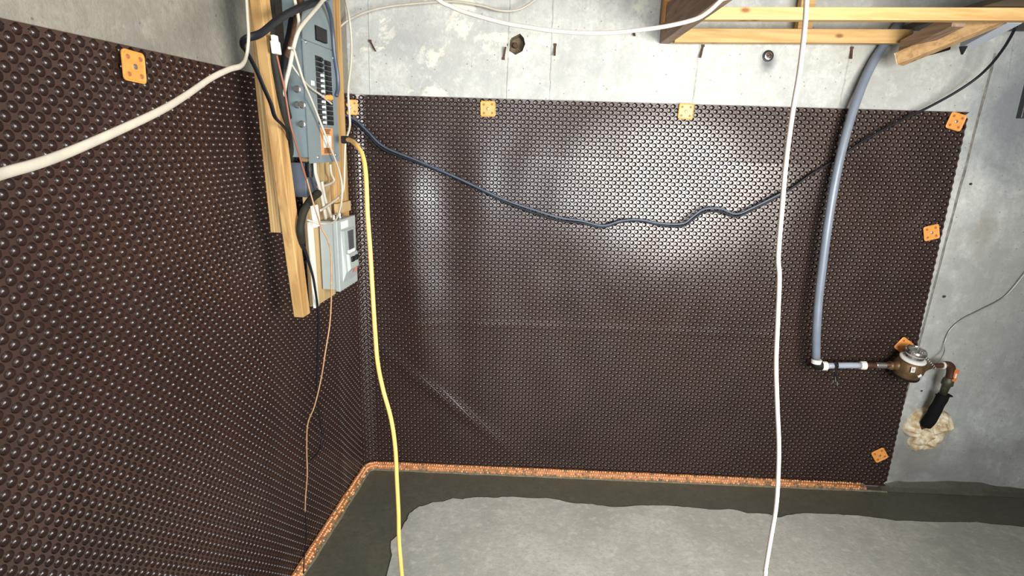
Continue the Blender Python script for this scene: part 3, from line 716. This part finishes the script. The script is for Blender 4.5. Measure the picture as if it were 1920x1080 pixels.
# flat white cable reaching past the camera
Lp = [(-60, 352, .62), (0, 327, .68), (70, 307, .74), (130, 285, .80), (215, 248, .90), (300, 208, 1.02), (350, 178, 1.12), (395, 147, 1.22), (430, 130, 1.30), (452, 123, 1.36), (462, 105, 1.42), (466, 70, 1.44), (464, 30, 1.46), (462, -10, 1.48), (462, -60, 1.5)]
cable('flat_cable', 'thick flat white cable sweeping out to the left edge of the frame', to_ceiling(pl(YP, Lp), False, True, 0), [.0075, .0075, .0072, .0065, .0062, .006, .006], M_wcable, flat=.55)
Lp = [(462, -90), (463, 10), (470, 50), (466, 90), (458, 130)]
# black flat cable over the post
Lp = [(640, -25, .22), (600, 0, .22), (555, 18, .235), (520, 38, .25), (490, 62, .25), (468, 70, .24), (456, 77, .22), (455, 88, .20), (464, 100, .19), (480, 130, .19), (495, 165, .195), (508, 195, .20), (516, 220, .20), (530, 235, .20), (540, 250, .19), (540, 275, .16)]
cable('black_cable', 'flat black cable looping over the front of the pine post', to_ceiling(pl(LW, Lp), dx=-.05), [.012, .012, .012, .011, .0075, .0075, .0075, .008, .007], M_black, flat=.5, ref=(0, 0, 1))
Lp = [(506, -15, .15), (508, 30, .16), (508, 60, .17), (514, 110, .18), (522, 160, .18), (530, 200, .18), (536, 235, .17), (541, 262, .15), (545, 300, .13)]
cable('service_cable', 'thick olive-black cable running down between post and panel', to_ceiling(pl(LW, Lp), dx=0), .0125, M_olive, ref=(0, 0, 1))
Lp = [(553, -12, .16), (550, 25, .17), (545, 60, .17), (536, 100, .17), (533, 140, .17), (532, 180, .16), (540, 220, .14)]
cable('service_cable', 'black cable close against the left side of the breaker panel', to_ceiling(pl(LW, Lp), dx=0), .012, M_black)
Lp = [(563, 0, .2), (558, 30, .2), (553, 60, .2), (545, 90, .19), (536, 110, .17)]
cable('brown_cable', 'short dark brown cable behind the white wires by the panel', pl(LW, Lp), .011, M_rust)
Lp = [(551, -14, .22), (556, 15, .225), (560, 45, .23), (552, 80, .23), (546, 115, .22), (538, 145, .21), (532, 180, .19)]
cable('white_cable', 'white wire leaving the top and hugging the left of the breaker panel', to_ceiling(pl(LW, Lp), dx=0), .005, M_wcable)
Lp = [(612, -15, .25), (604, 2, .25), (585, 25, .25), (568, 45, .245), (558, 62, .24), (550, 90, .23), (543, 125, .22), (534, 160, .20)]
cable('white_cable', 'white wire curving from the top of the breaker panel to its left side', to_ceiling(pl(LW, Lp), dx=0), .006, M_wcable)
Lp = [(541, 90, .235), (550, 92, .235), (556, 110, .235), (566, 143, .235), (572, 160, .235), (585, 190, .23), (598, 222, .225), (612, 258, .225), (625, 290, .225), (635, 318, .22), (641, 345, .215), (641, 370, .215), (638, 390, .22), (632, 408, .225), (622, 418, .23), (600, 419, .23), (575, 412, .2)]
cable('white_cable', 'thin white wire crossing the breaker panel diagonally and curling over the small box', pl(LW, Lp), .0036, M_wcable)
Lp = [(545, 118, .225), (556, 135, .225), (568, 150, .225), (583, 165, .22), (600, 177, .22), (616, 190, .215), (622, 195, .215)]
cable('white_cable', 'thin beige wire running across the breakers to the orange wire nut', pl(LW, Lp), .003, M_wcable)
m = MB(); p = LW(618, 183, .222); m.lathe(p - EL * .02, EL, [(0, .007), (.012, .009), (.026, .010), (.03, .007)], 12); tag(obj('wire_nut', m, M_orange), 'small orange wire nut on the breaker panel', 'wire nut')
Lp = [(644, -12, .24), (648, 0, .235), (655, 35, .22), (659, 80, .22), (658, 120, .22), (653, 165, .215), (654, 200, .215), (656, 235, .215), (650, 258, .215), (647, 275, .21), (646, 310, .20), (645, 345, .20), (640, 365, .2), (615, 385, .2), (600, 395, .2)]
cable('white_cable', 'white wire hanging down right of the breaker panel past the corner fastener', to_ceiling(pl(LW, Lp), dx=0), .0042, M_wcable)
Lp = [(606, -12, .24), (612, 5, .235), (620, 30, .225), (624, 60, .215), (627, 100, .212), (633, 140, .212), (634, 165, .212), (631, 180, .212)]
cable('blue_cable', 'blue-grey cable along the right edge of the breaker panel', to_ceiling(pl(LW, Lp), dx=0), .0065, M_blue)
Lp = [(590, 303, .19), (592, 325, .19), (599, 350, .19), (605, 375, .19), (609, 398, .19), (611, 409, .185)]
cable('white_cable', 'thick white cable from the breaker panel into the small box', pl(LW, Lp), .0095, M_wcable, flat=.6)
Lp = [(603, 340, .185), (609, 372, .185), (616, 392, .185), (621, 407, .18)]
cable('white_cable', 'second white cable entering the small box beside the thick one', pl(LW, Lp), .006, M_wcable)
Lp = [(619, 308, .16), (621, 325, .16), (626, 338, .16), (618, 345, .16), (600, 350, .16), (592, 350, .15)]
cable('white_cable', 'white cable bent in a square loop on the plywood below the panel', pl(LW, Lp), .0048, M_wcable)
Lp = [(519, 104, .215), (526, 135, .215), (533, 165, .215), (538, 195, .215), (545, 235, .215), (555, 270, .215), (565, 305, .21), (573, 332, .21), (582, 362, .21)]
cable('thin_wire', 'thin red-brown wire hanging from the white connector', pl(LW, Lp), .0028, M_red, 'wire')
Lp = [(575, 335, .215), (583, 365, .22), (592, 395, .235), (602, 425, .26), (612, 445, .27), (619, 465, .275), (621, 490, .275), (621, 530, .27), (621, 565, .26), (618, 610, .25), (610, 660, .24), (602, 710, .22), (590, 760, .19), (577, 795, .16), (575, 840, .14), (576, 890, .13), (573, 930, .12), (572, 960, .11)]
cable('thin_wire', 'thin tan wire hanging in front of the left membrane down to the floor', pl(LW, Lp), .0024, M_tan, 'wire')
Lp = [(572, 955, .11), (574, 990, .10), (573, 1020, .09), (570, 1050, .08), (569, 1075, .07)]
cable('thin_wire', 'thin dark wire end below the tan wire near the orange strip', pl(LW, Lp), .0022, M_black, 'wire')
Lp = [(588, 368, .19), (576, 382, .19), (567, 400, .19), (564, 430, .19), (566, 458, .18), (572, 470, .18), (580, 495, .175), (587, 520, .175), (592, 550, .17), (596, 580, .16), (597, 615, .14), (595, 680, .10), (594, 740, .06), (600, 790, .05), (604, 820, .045), (598, 845, .045), (580, 866, .045)]
cable('black_cable', 'black cable hanging beside the small breaker box and curling lower down', pl(LW, Lp), [.009, .011, .010, .006, .0045, .004, .004, .0035, .003, .003, .003], M_black)
Lp = [(597, 362, .2), (585, 372, .2), (574, 388, .2), (567, 405, .195), (563, 430, .19), (566, 455, .18)]
cable('service_cable', 'thick dark cable bend above the small breaker box', pl(LW, Lp), .0125, M_olive)
# yellow cord
Lp = [(652, 262, 2.0), (659, 264, 1.96), (669, 273, 1.90), (680, 292, 1.86), (686, 330, 1.82), (689, 400, 1.80), (694, 470, 1.79), (698, 540, 1.78), (703, 620, 1.77), (708, 680, 1.76), (718, 730, 1.76), (733, 785, 1.75), (741, 840, 1.74), (744, 900, 1.73), (747, 960, 1.72), (748, 1010, 1.70), (751, 1050, 1.68), (756, 1100, 1.66), (765, 1140, 1.64)]
cable('extension_cord', 'bright yellow extension cord hanging in the corner down to the floor', to_floor(pl(YP, Lp), (.04, -.12, 0)), .0073, M_yellow, 'cord')
m = MB(); p = YP(647, 262, 2.03); m.bar(p - E1 * .012, p + E1 * .02, ZZ * .026, EL * .02); tag(obj('cord_plug', m, M_dark, bevel=.004), 'black plug at the upper end of the yellow cord', 'plug')
# cables across the sheet
base = [(632, 214, .10), (650, 217, .09), (668, 226, .085), (690, 247, .085), (720, 275, .08), (780, 300, .075), (850, 330, .07), (910, 358, .07), (950, 376, .07), (1000, 393, .07), (1050, 408, .07), (1090, 414, .07), (1130, 423, .07), (1165, 414, .07), (1200, 412, .07), (1240, 419, .07), (1280, 419, .07), (1300, 405, .07), (1320, 392, .07), (1350, 391, .07), (1380, 401, .07), (1410, 390, .07), (1470, 360, .07), (1520, 325, .07), (1560, 300, .065), (1620, 258, .06), (1690, 220, .06), (1740, 198, .07), (1790, 172, .09), (1830, 145, .12), (1858, 118, .16), (1878, 92, .20), (1892, 70, .25), (1905, 45, .3)]
cable('blue_cable', 'blue-grey cable sagging across the front of the membrane', pl(BW, base[:23]), .0055, M_blue)
b2 = [(x, y + 4 + 2 * math.sin(x * .02), s_ - .008) for x, y, s_ in base]
cable('black_cable', 'long black cable sagging across the membrane and rising to the shelf at right', pl(BW, b2[1:]), .0055, M_black)
# white wires high on the wall
Lp = [(628, 62, .10), (640, 48, .09), (655, 37, .08), (685, 23, .08), (730, 12, .07), (800, 5, .06), (850, 3, .06), (900, 10, .06), (940, 20, .06), (975, 17, .06), (1008, -4, .07), (1030, -25, .08)]
cable('white_cable', 'white cable running along the top of the concrete wall', to_ceiling(pl(BW, Lp), False, True), .0048, M_wcable)
Lp = [(800, -30, 1.5), (822, 0, 1.5), (845, 12, 1.5), (875, 24, 1.5), (940, 42, 1.5), (990, 51, 1.5), (1040, 58, 1.5), (1100, 62, 1.5), (1150, 61, 1.5), (1200, 56, 1.49), (1250, 49, 1.48), (1300, 37, 1.46), (1325, 24, 1.45), (1352, 0, 1.44), (1375, -25, 1.44)]
cable('hanging_cable', 'pinkish white cable sagging along the top of the wall to the shelf', to_ceiling(pl(YP, Lp), True, True), .0052, M_pcable)
Lp = [(1512, -60, 0.994), (1512, 0, 0.987), (1508, 60, 0.980), (1498, 140, 0.973), (1486, 210, 0.966), (1474, 300, 0.959), (1466, 390, 0.952), (1459, 480, 0.952), (1461, 520, 0.952), (1458, 600, 0.952), (1455, 680, 0.952), (1457, 760, 0.952), (1460, 830, 0.952), (1459, 890, 0.952), (1455, 950, 0.945), (1445, 1010, 0.938), (1435, 1070, 0.931), (1428, 1120, 0.924)]
cable('hanging_cable', 'pinkish white cable hanging straight down in front of the membrane', to_floor(to_ceiling(pl(YP, Lp), dx=0), (-.05, -.12, 0)), .0040, M_pcable)
Lp = [(1940, 490, .02), (1920, 515, .02), (1895, 545, .015), (1875, 562, .012), (1840, 580, .012), (1805, 598, .012), (1782, 618, .012), (1772, 640, .015), (1770, 660, .04), (1762, 675, .09), (1752, 684, .11)]
cable('thin_wire', 'thin grey wire running from the water meter up the bare concrete', pl(BW, Lp), .0022, M_steel, 'wire')

# ------------------------------------------------------------ water service
PSW = .13
def W(px, py, s_=PSW): return BW(px, py, s_)
Lp = [(1690, 40, .025), (1672, 62, .025), (1655, 88, .027), (1638, 115, .035), (1620, 152, .05), (1602, 200, .07), (1588, 245, .085), (1574, 300, .10), (1562, 360, .11), (1551, 430, .12), (1542, 500, .125), (1535, 560, .13), (1531, 620, .14), (1530, 672, .13)]
water = thing('water_pipe', 'long grey plastic water pipe curving down the right side of the membrane', 'pipe', tuple(W(1530, 683)))
m = MB(); m.tube(pl(BW, Lp), .019, 14, smooth=8); obj('pipe_run', m, M_pex, water, smooth=True)
c = W(1530, 684)
m = MB(); m.tube([W(1530, 678), W(1530.5, 684), W(1536, 685.5), W(1542, 686)], .021, 14, smooth=4); obj('elbow', m, M_dark, water, smooth=True)
m = MB(); m.lathe(W(1530, 681), ZZ, [(0, .022), (.018, .024), (.02, .022)], 16); obj('clamp_ring', m, M_lab_wh, water)
ax = W(1620, 687) - W(1540, 686); ax /= np.linalg.norm(ax)
m = MB(); m.lathe(W(1540, 686), ax, [(0, .020), (.003, .022), (.024, .022), (.027, .019)], 16); obj('clamp_ring', m, M_lab_wh, water)
m = MB(); m.tube([W(1550, 686), W(1580, 685), W(1612, 685)], .0145, 14, smooth=4); o = obj('horizontal_pipe', m, M_pex2, water, smooth=True)
m = MB(); m.lathe(W(1613, 685), ax, [(0, .017), (.003, .020), (.024, .021), (.028, .015)], 16); obj('clamp_ring', m, M_lab_wh, water)
m = MB(); m.lathe(W(1625, 685), ax, [(0, .014), (.05, .014), (.05, .0115), (.055, .0115)], 14); obj('copper_fitting', m, M_copper, water); m = MB(); m.lathe(W(1660, 684.5), ax, [(0, .013), (.006, .017), (.02, .018), (.022, .014), (.03, .013)], 8); obj('copper_union', m, M_copper, water)
m = MB(); m.lathe(W(1642, 685), ax, [(0, .0135), (.003, .0145), (.045, .0145), (.048, .0135)], 14); obj('brass_sleeve', m, M_steel, water)
# cut cable ties / zip hanging under the pipe
m = MB(); m.tube([W(1567, 678, .148), W(1568, 690, .150), W(1565, 703, .148), W(1563, 712, .14)], .004, 8); m.tube([W(1567, 690, .15), W(1569, 706, .15), W(1571, 716, .15)], .0035, 8)
m.lathe(W(1568, 685), ax, [(-.004, .0165), (.004, .0165)], 14)
tie = tag(obj('cable_tie', m, M_dark), 'black cable tie hanging under the short horizontal pipe', 'cable tie')
m = MB(); m.tube([W(1563, 711, .14), W(1562, 718, .14)], .0022, 6); m.tube([W(1570, 714, .15), W(1570, 723, .15)], .0022, 6); m.tube([W(1566, 706, .15), W(1567, 716, .15)], .0018, 6)
o = obj('bare_end', m, M_bright, tie); o['label'] = 'bright bare wire ends'
# meter
meter = thing('water_meter', 'round bronze water meter with silver cap between the pipes', 'water meter', tuple(W(1704, 705)))
MC = W(1705, 686); ud = ZZ
tilt = ZZ * .97 + E1 * .06 + NB * .22; tilt /= np.linalg.norm(tilt)
m = MB(); m.lathe(MC - tilt * .052, tilt, [(0, .040), (.004, .056), (.012, .060), (.020, .058), (.035, .066), (.055, .066), (.075, .058), (.088, .052)], 26)
obj('body', m, M_bronze, meter, smooth=True)
m = MB(); m.lathe(MC - ax * .105, ax, [(0, .016), (.012, .018), (.014, .021), (.024, .021), (.026, .017), (.05, .026), (.07, .045), (.09, .05)], 18)
m.lathe(MC + ax * .10, -ax, [(0, .014), (.012, .018), (.03, .026), (.05, .042), (.07, .05)], 18); obj('ports', m, M_bronze, meter, smooth=True)
m = MB(); m.lathe(MC - tilt * .058, tilt, [(0, .046), (.003, .060), (.010, .062), (.012, .058)], 26); obj('bottom_plate', m, M_dark, meter, smooth=False)
m = MB(); m.lathe(MC + tilt * .036, tilt, [(0, .050), (.003, .056), (.009, .056), (.012, .050)], 26); obj('ring', m, M_lab_wh, meter)
m = MB(); m.lathe(MC + tilt * .045, tilt, [(0, .040), (.010, .042), (.022, .041), (.030, .045), (.040, .046), (.046, .043), (.047, .038), (.044, .036)], 26); rg = obj('register_cap', m, M_bright, meter, smooth=False)
for k in range(5):
    c_ = MC + tilt * .093; m = MB(); off_ = -.026 + .013 * k; ln = math.sqrt(max(0, .036 ** 2 - off_ ** 2)); m.bar(c_ + NB * off_ - E1 * ln, c_ + NB * off_ + E1 * ln, NB * .003, tilt * .0015); obj('dial_rib', m, M_steel, rg)
for (px, py, sx, sz_, rt_) in ((1712, 693.5, .019, .026, 0), (1724, 704, .017, .017, 35)):
    c_ = W(px, py, PSW + .068 if rt_ == 0 else PSW + .061); m = MB(); g = math.radians(rt_); a_ = E1 * math.cos(g) + ZZ * math.sin(g); b_ = ZZ * math.cos(g) - E1 * math.sin(g)
    m.bar(c_ - b_ * sz_ / 2, c_ + b_ * sz_ / 2, a_ * sx, NB * .0015); lb = obj('sticker', m, M_lab_wh, meter)
    if rt_ == 0:
        for k in range(2):
            m = MB(); m.bar(c_ + b_ * (.004 - k * .008) - a_ * .006 + NB * .001, c_ + b_ * (.004 - k * .008) + a_ * .006 + NB * .001, b_ * .003, NB * .0008); obj('print_line', m, M_lab_tx, lb)
# coiled lead at the right of the meter
hl = []
A_, B_ = W(1722, 655, .17), W(1752, 690, .14); dA = B_ - A_; dA /= np.linalg.norm(dA); s1 = np.cross(dA, NB); s1 /= np.linalg.norm(s1); s2 = np.cross(dA, s1)
for k in range(11 * 8 + 1):
    t = k / 88; g = 2 * math.pi * k / 8; hl.append(A_ + (B_ - A_) * t + (s1 * math.cos(g) + s2 * math.sin(g)) * (.007))
cable('coiled_wire', 'grey coiled wire beside the cap of the water meter', hl, .0020, M_steel, 'wire', n=6, sm=2)
# copper run to the elbow, ball valve, sleeve
out = thing('service_valve', 'tarnished copper elbow and ball valve right of the water meter', 'valve', tuple(W(1780, 690)))
m = MB(); m.tube([W(1738, 686), W(1756, 685.5), W(1770, 685)], .0115, 14, smooth=4); obj('copper_pipe', m, M_copper, out, smooth=True)
m = MB(); m.lathe(W(1767, 685), E1, [(0, .015), (.002, .018), (.008, .018), (.010, .015)], 14); o = obj('white_ring', m, M_lab_wh, out)
m = MB(); m.tube([W(1770, 684.5), W(1779, 685), W(1783, 690), W(1783, 698), W(1781, 708)], .019, 14, smooth=4); obj('elbow', m, M_copper, out, smooth=True)
vd = W(1768, 738, .115) - W(1781, 706); L3 = np.linalg.norm(vd); vd /= L3
m = MB(); m.lathe(W(1781, 706), vd, [(0, .017), (.012, .019), (.018, .024), (.042, .025), (.050, .019), (.06, .018), (L3, .016)], 16); obj('valve_body', m, M_brass, out, smooth=True)
m = MB(); m.tube([W(1780, 714), W(1787, 712, .135), W(1790, 711, .14)], .007, 10, smooth=3); obj('stem', m, M_brass, out)
m = MB(); a_, b_ = W(1788, 716, .145), W(1795, 693, .15); m.bar(a_, b_, E1 * .020, NB * .004); lev = obj('lever', m, mat('orange_lever_paint', (.62, .17, .05), .45), out, bevel=.004)
m = MB(); c_ = (a_ + b_) / 2 + NB * .0026; d_ = (b_ - a_) * .18; m.bar(c_ - d_, c_ + d_, E1 * .007, NB * .001); obj('lever_label', m, M_lab_wh, lev)
m = MB(); m.lathe(W(1777, 721, .125), E1 - ZZ * .1, [(0, .006), (.014, .006), (.014, .009), (.022, .009)], 8); obj('drain_cap', m, M_brass, out)
sl = thing('pipe_sleeve', 'ragged black foam sleeve around the pipe entering the wall', 'sleeve', tuple(W(1740, 795, .05)))
Lp = [(1770, 740, .11), (1763, 752, .105), (1754, 768, .095), (1746, 783, .08), (1736, 796, .06)]
m = MB(); m.tube(pl(BW, Lp), [.024, .027, .025, .028, .027, .029, .027], 16, smooth=5); obj('foam_tube', m, M_ins, sl, smooth=True)
m = MB(); p_ = W(1769, 742, .11)
m.bar(p_ - E1 * .03, p_ + E1 * .034 + ZZ * .004, ZZ * .006, NB * .03); m.lathe(p_, -vd, [(0, .021), (.012, .020)], 12); obj('torn_edge', m, M_ins, sl)
m = MB(); m.tube(pl(BW, [(1736, 796, .06), (1722, 802, .03), (1716, 808, .004)]), .016, 12, smooth=3); o = obj('inner_pipe', m, M_copper, sl)

# spray foam blob: a lumpy dome following the ragged outline
fc = to_b(BW(1737, 800))
sc_h = to_b(BW(1757, 800))[0] - fc[0]; sc_h /= 20.0; sc_v = (fc[2] - to_b(BW(1737, 820))[2]) / 20.0
ol_px = [(1744, 763), (1729, 762), (1714, 768), (1703, 778), (1696, 791), (1692, 806), (1697, 814), (1708, 816), (1713, 818), (1707, 823), (1706, 832), (1713, 840), (1720, 846), (1726, 842), (1740, 841), (1752, 839), (1761, 830), (1767, 818), (1772, 806), (1781, 801), (1783, 792), (1778, 780), (1770, 772), (1758, 768)]
m = MB(); rings_ = 22; no = 110
olx = [((x - 1737) * sc_h, (800 - y) * sc_v) for x, y in ol_px]
oa = sorted([(math.atan2(z, x), math.hypot(x, z)) for x, z in olx]); aa = [q[0] for q in oa]; ra = [q[1] for q in oa]
aa = [aa[-1] - 2 * math.pi] + aa + [aa[0] + 2 * math.pi]; ra = [ra[-1]] + ra + [ra[0]]
vs = [bc(fc[0], .045, fc[2])]
for k in range(1, rings_ + 1):
    f_ = k / rings_
    for j in range(no):
        g = -math.pi + 2 * math.pi * j / no; rr = np.interp(g, aa, ra) * (1 + .03 * noise.noise(Vector((math.cos(g) * 6, math.sin(g) * 6, 1))))
        x, z = rr * f_ * math.cos(g), rr * f_ * math.sin(g)
        dome = .058 * math.sqrt(max(0, 1 - f_ ** 3)) 
        lump = .030 * noise.noise(Vector((x * 26, z * 26, 2))) + .016 * noise.noise(Vector((x * 60, z * 60, 7))) - .035 * math.exp(-((x + .035) ** 2 + (z + .01) ** 2) / .0004)
        h = max(.0, dome + lump * (1 - f_ ** 6)) if k < rings_ else -.001
        x *= 1 + .05 * (1 - f_); vs.append(bc(fc[0] + x, h, fc[2] + z))
fs = [(0, 1 + j, 1 + (j + 1) % no) for j in range(no)]
for k in range(rings_ - 1):
    for j in range(no):
        a_ = 1 + k * no + j; b_ = 1 + k * no + (j + 1) % no; fs.append((a_, b_, b_ + no, a_ + no))
m.add(vs, fs); tag(obj('spray_foam', m, M_foam, smooth=True), 'lumpy cream spray foam around the pipe where it enters the wall', 'spray foam')

# ------------------------------------------------------------ wooden shelf hung above
shelf = thing('hanging_shelf', 'open frame of pine two-by-fours hanging below the ceiling at top right', 'shelf frame', tuple(bc(1.6, .3, 2.13)))
zb_ = BW(1255, 80)[2] - .004
aL = to_b(BW(1240, 80, .04))[0]; aR = 3.15
bct = lambda a, n_, z: bc(a, n_, z + .021 * (a - aL))
m = MB(); m.fbox(bct, (aL + .045, .055, zb_ - .01), (to_b(BW(1700, 80, .06))[0], .093, zb_ + .045)); obj('back_bar', m, M_w_x, shelf, bevel=.002)
fbp = to_b(plane(1349, 38, V3((0, 0, zb_)), ZZ)); sF = fbp[1]
zf1 = to_b(BW(1500, 13, sF))[2] - .021 * (to_b(BW(1500, 13, sF))[0] - aL)
zf0 = zb_
m = MB(); m.fbox(bct, (aL + .045, sF - .038, zf0), (aR, sF, zf1)); obj('front_bar', m, M_w_x, shelf, bevel=.002)
m = MB(); m.fbox(bc, (aL, .004, zb_ - .002), (aL + .045, 1.05, zb_ + .14)); o = obj('side_rail', m, M_w_y, shelf, bevel=.002); o['label'] = 'old brown side rail running towards the camera'
for px, py, s_, wd_, mt in ((1251, 45, .06, .05, M_w_red), (1506, 50, .05, .06, M_w_x)):
    a_ = to_b(BW(px, py, s_)); m = MB(); m.fbox(bc, (a_[0] - wd_ / 2, s_ - .02 + .004, zb_ + .055 if mt is M_w_x else zb_ + .07), (a_[0] + wd_ / 2, s_ + .018, ZC)); obj('hanger', m, mt, shelf, bevel=.001)
m = MB(); m.fbox(bc, (aL + .001, .30, zb_ + .138), (aL + .044, .37, ZC)); obj('hanger', m, M_w_y, shelf)
# diagonal beam at right and the dark bar for its shaded side
def beam(name, p, q, wv, hv, mt, label):
    m = MB(); m.bar(p, q, wv, hv); return tag(obj(name, m, mt, bevel=.002), label, 'beam')
tipp = BW(1684, 112, .16); far = BW(1905, 20, .43)
dd_ = far - tipp; dd_ /= np.linalg.norm(dd_); sidev = np.cross(dd_, ZZ); sidev /= np.linalg.norm(sidev); upv = np.cross(sidev, dd_)
bm = thing('loose_beam', 'loose brown two-by-four slanting down below the shelf with pale sawn end', 'beam', tuple(tipp))
m = MB(); m.bar(tipp + dd_ * .004, far, sidev * .062, upv * .050); obj('timber', m, M_w_y2, bm, bevel=.002)
m = MB(); m.bar(tipp, tipp + dd_ * .0045, sidev * .060, upv * .048); o = obj('sawn_end', m, M_w_end, bm); o['label'] = 'pale sawn end grain'
beam('beam_shade_bar', BW(1697, 88, .13), BW(1800, 36, .42), E1 * .05, ZZ * .05, M_w_y, 'dark bar standing in for the shaded left side of the loose two-by-four')  # added dark bar, gives the loose beam its shaded left side
m = MB(); p, q = BW(1812, 84, .16), BW(1905, 34, .42); m.bar(p, q, E1 * .055, ZZ * .035); tag(obj('steel_channel', m, M_fixture, bevel=.003), 'pale painted steel channel beside the loose beam', 'channel')
m = MB(); m.bar(BW(1742, 101, .10), BW(1778, 91, .16), ZZ * .014, NB * .03); tag(obj('black_bracket', m, M_dark, bevel=.002), 'flat black bracket below the loose beam', 'bracket')
m = MB(); a_ = BW(1806, 93, .2); m.add([a_ + V3(q) for q in ((-.012, 0, .012), (.016, 0, .014), (.004, 0, -.018), (-.012, .012, .012), (.016, .012, .014), (.004, .012, -.018))], [(0, 1, 2), (3, 5, 4), (0, 3, 4, 1), (1, 4, 5, 2), (2, 5, 3, 0)]); tag(obj('black_clip', m, M_dark), 'small black clip at the end of the pale steel channel', 'clip')
# boards stored on the shelf
m = MB(); m.fbox(bct, (1.62, .06, zf1 + .002), (3.1, .95, zf1 + .022)); tag(obj('stored_board', m, mat('dark_stained_board', (.05, .045, .045), .6, var=.3, vscale=5), bevel=.002), 'dark board lying flat on the shelf frame', 'board')
m = MB(); n = 14; rows = []
for i in range(n + 1):
    for j in range(9):
        x = 2.15 + .75 * i / n; y = .55 + .38 * j / 8; rows.append(bct(x, y, zf1 + .032 + .012 * noise.noise(Vector((x * 12, y * 12, 3))) - (.0)))
m.add(rows, [(i * 9 + j, i * 9 + j + 1, i * 9 + j + 10, i * 9 + j + 9) for i in range(n) for j in range(8)])
tag(obj('plastic_film', m, M_film, smooth=True), 'crumpled grey plastic film lying on the dark stored board', 'plastic film')
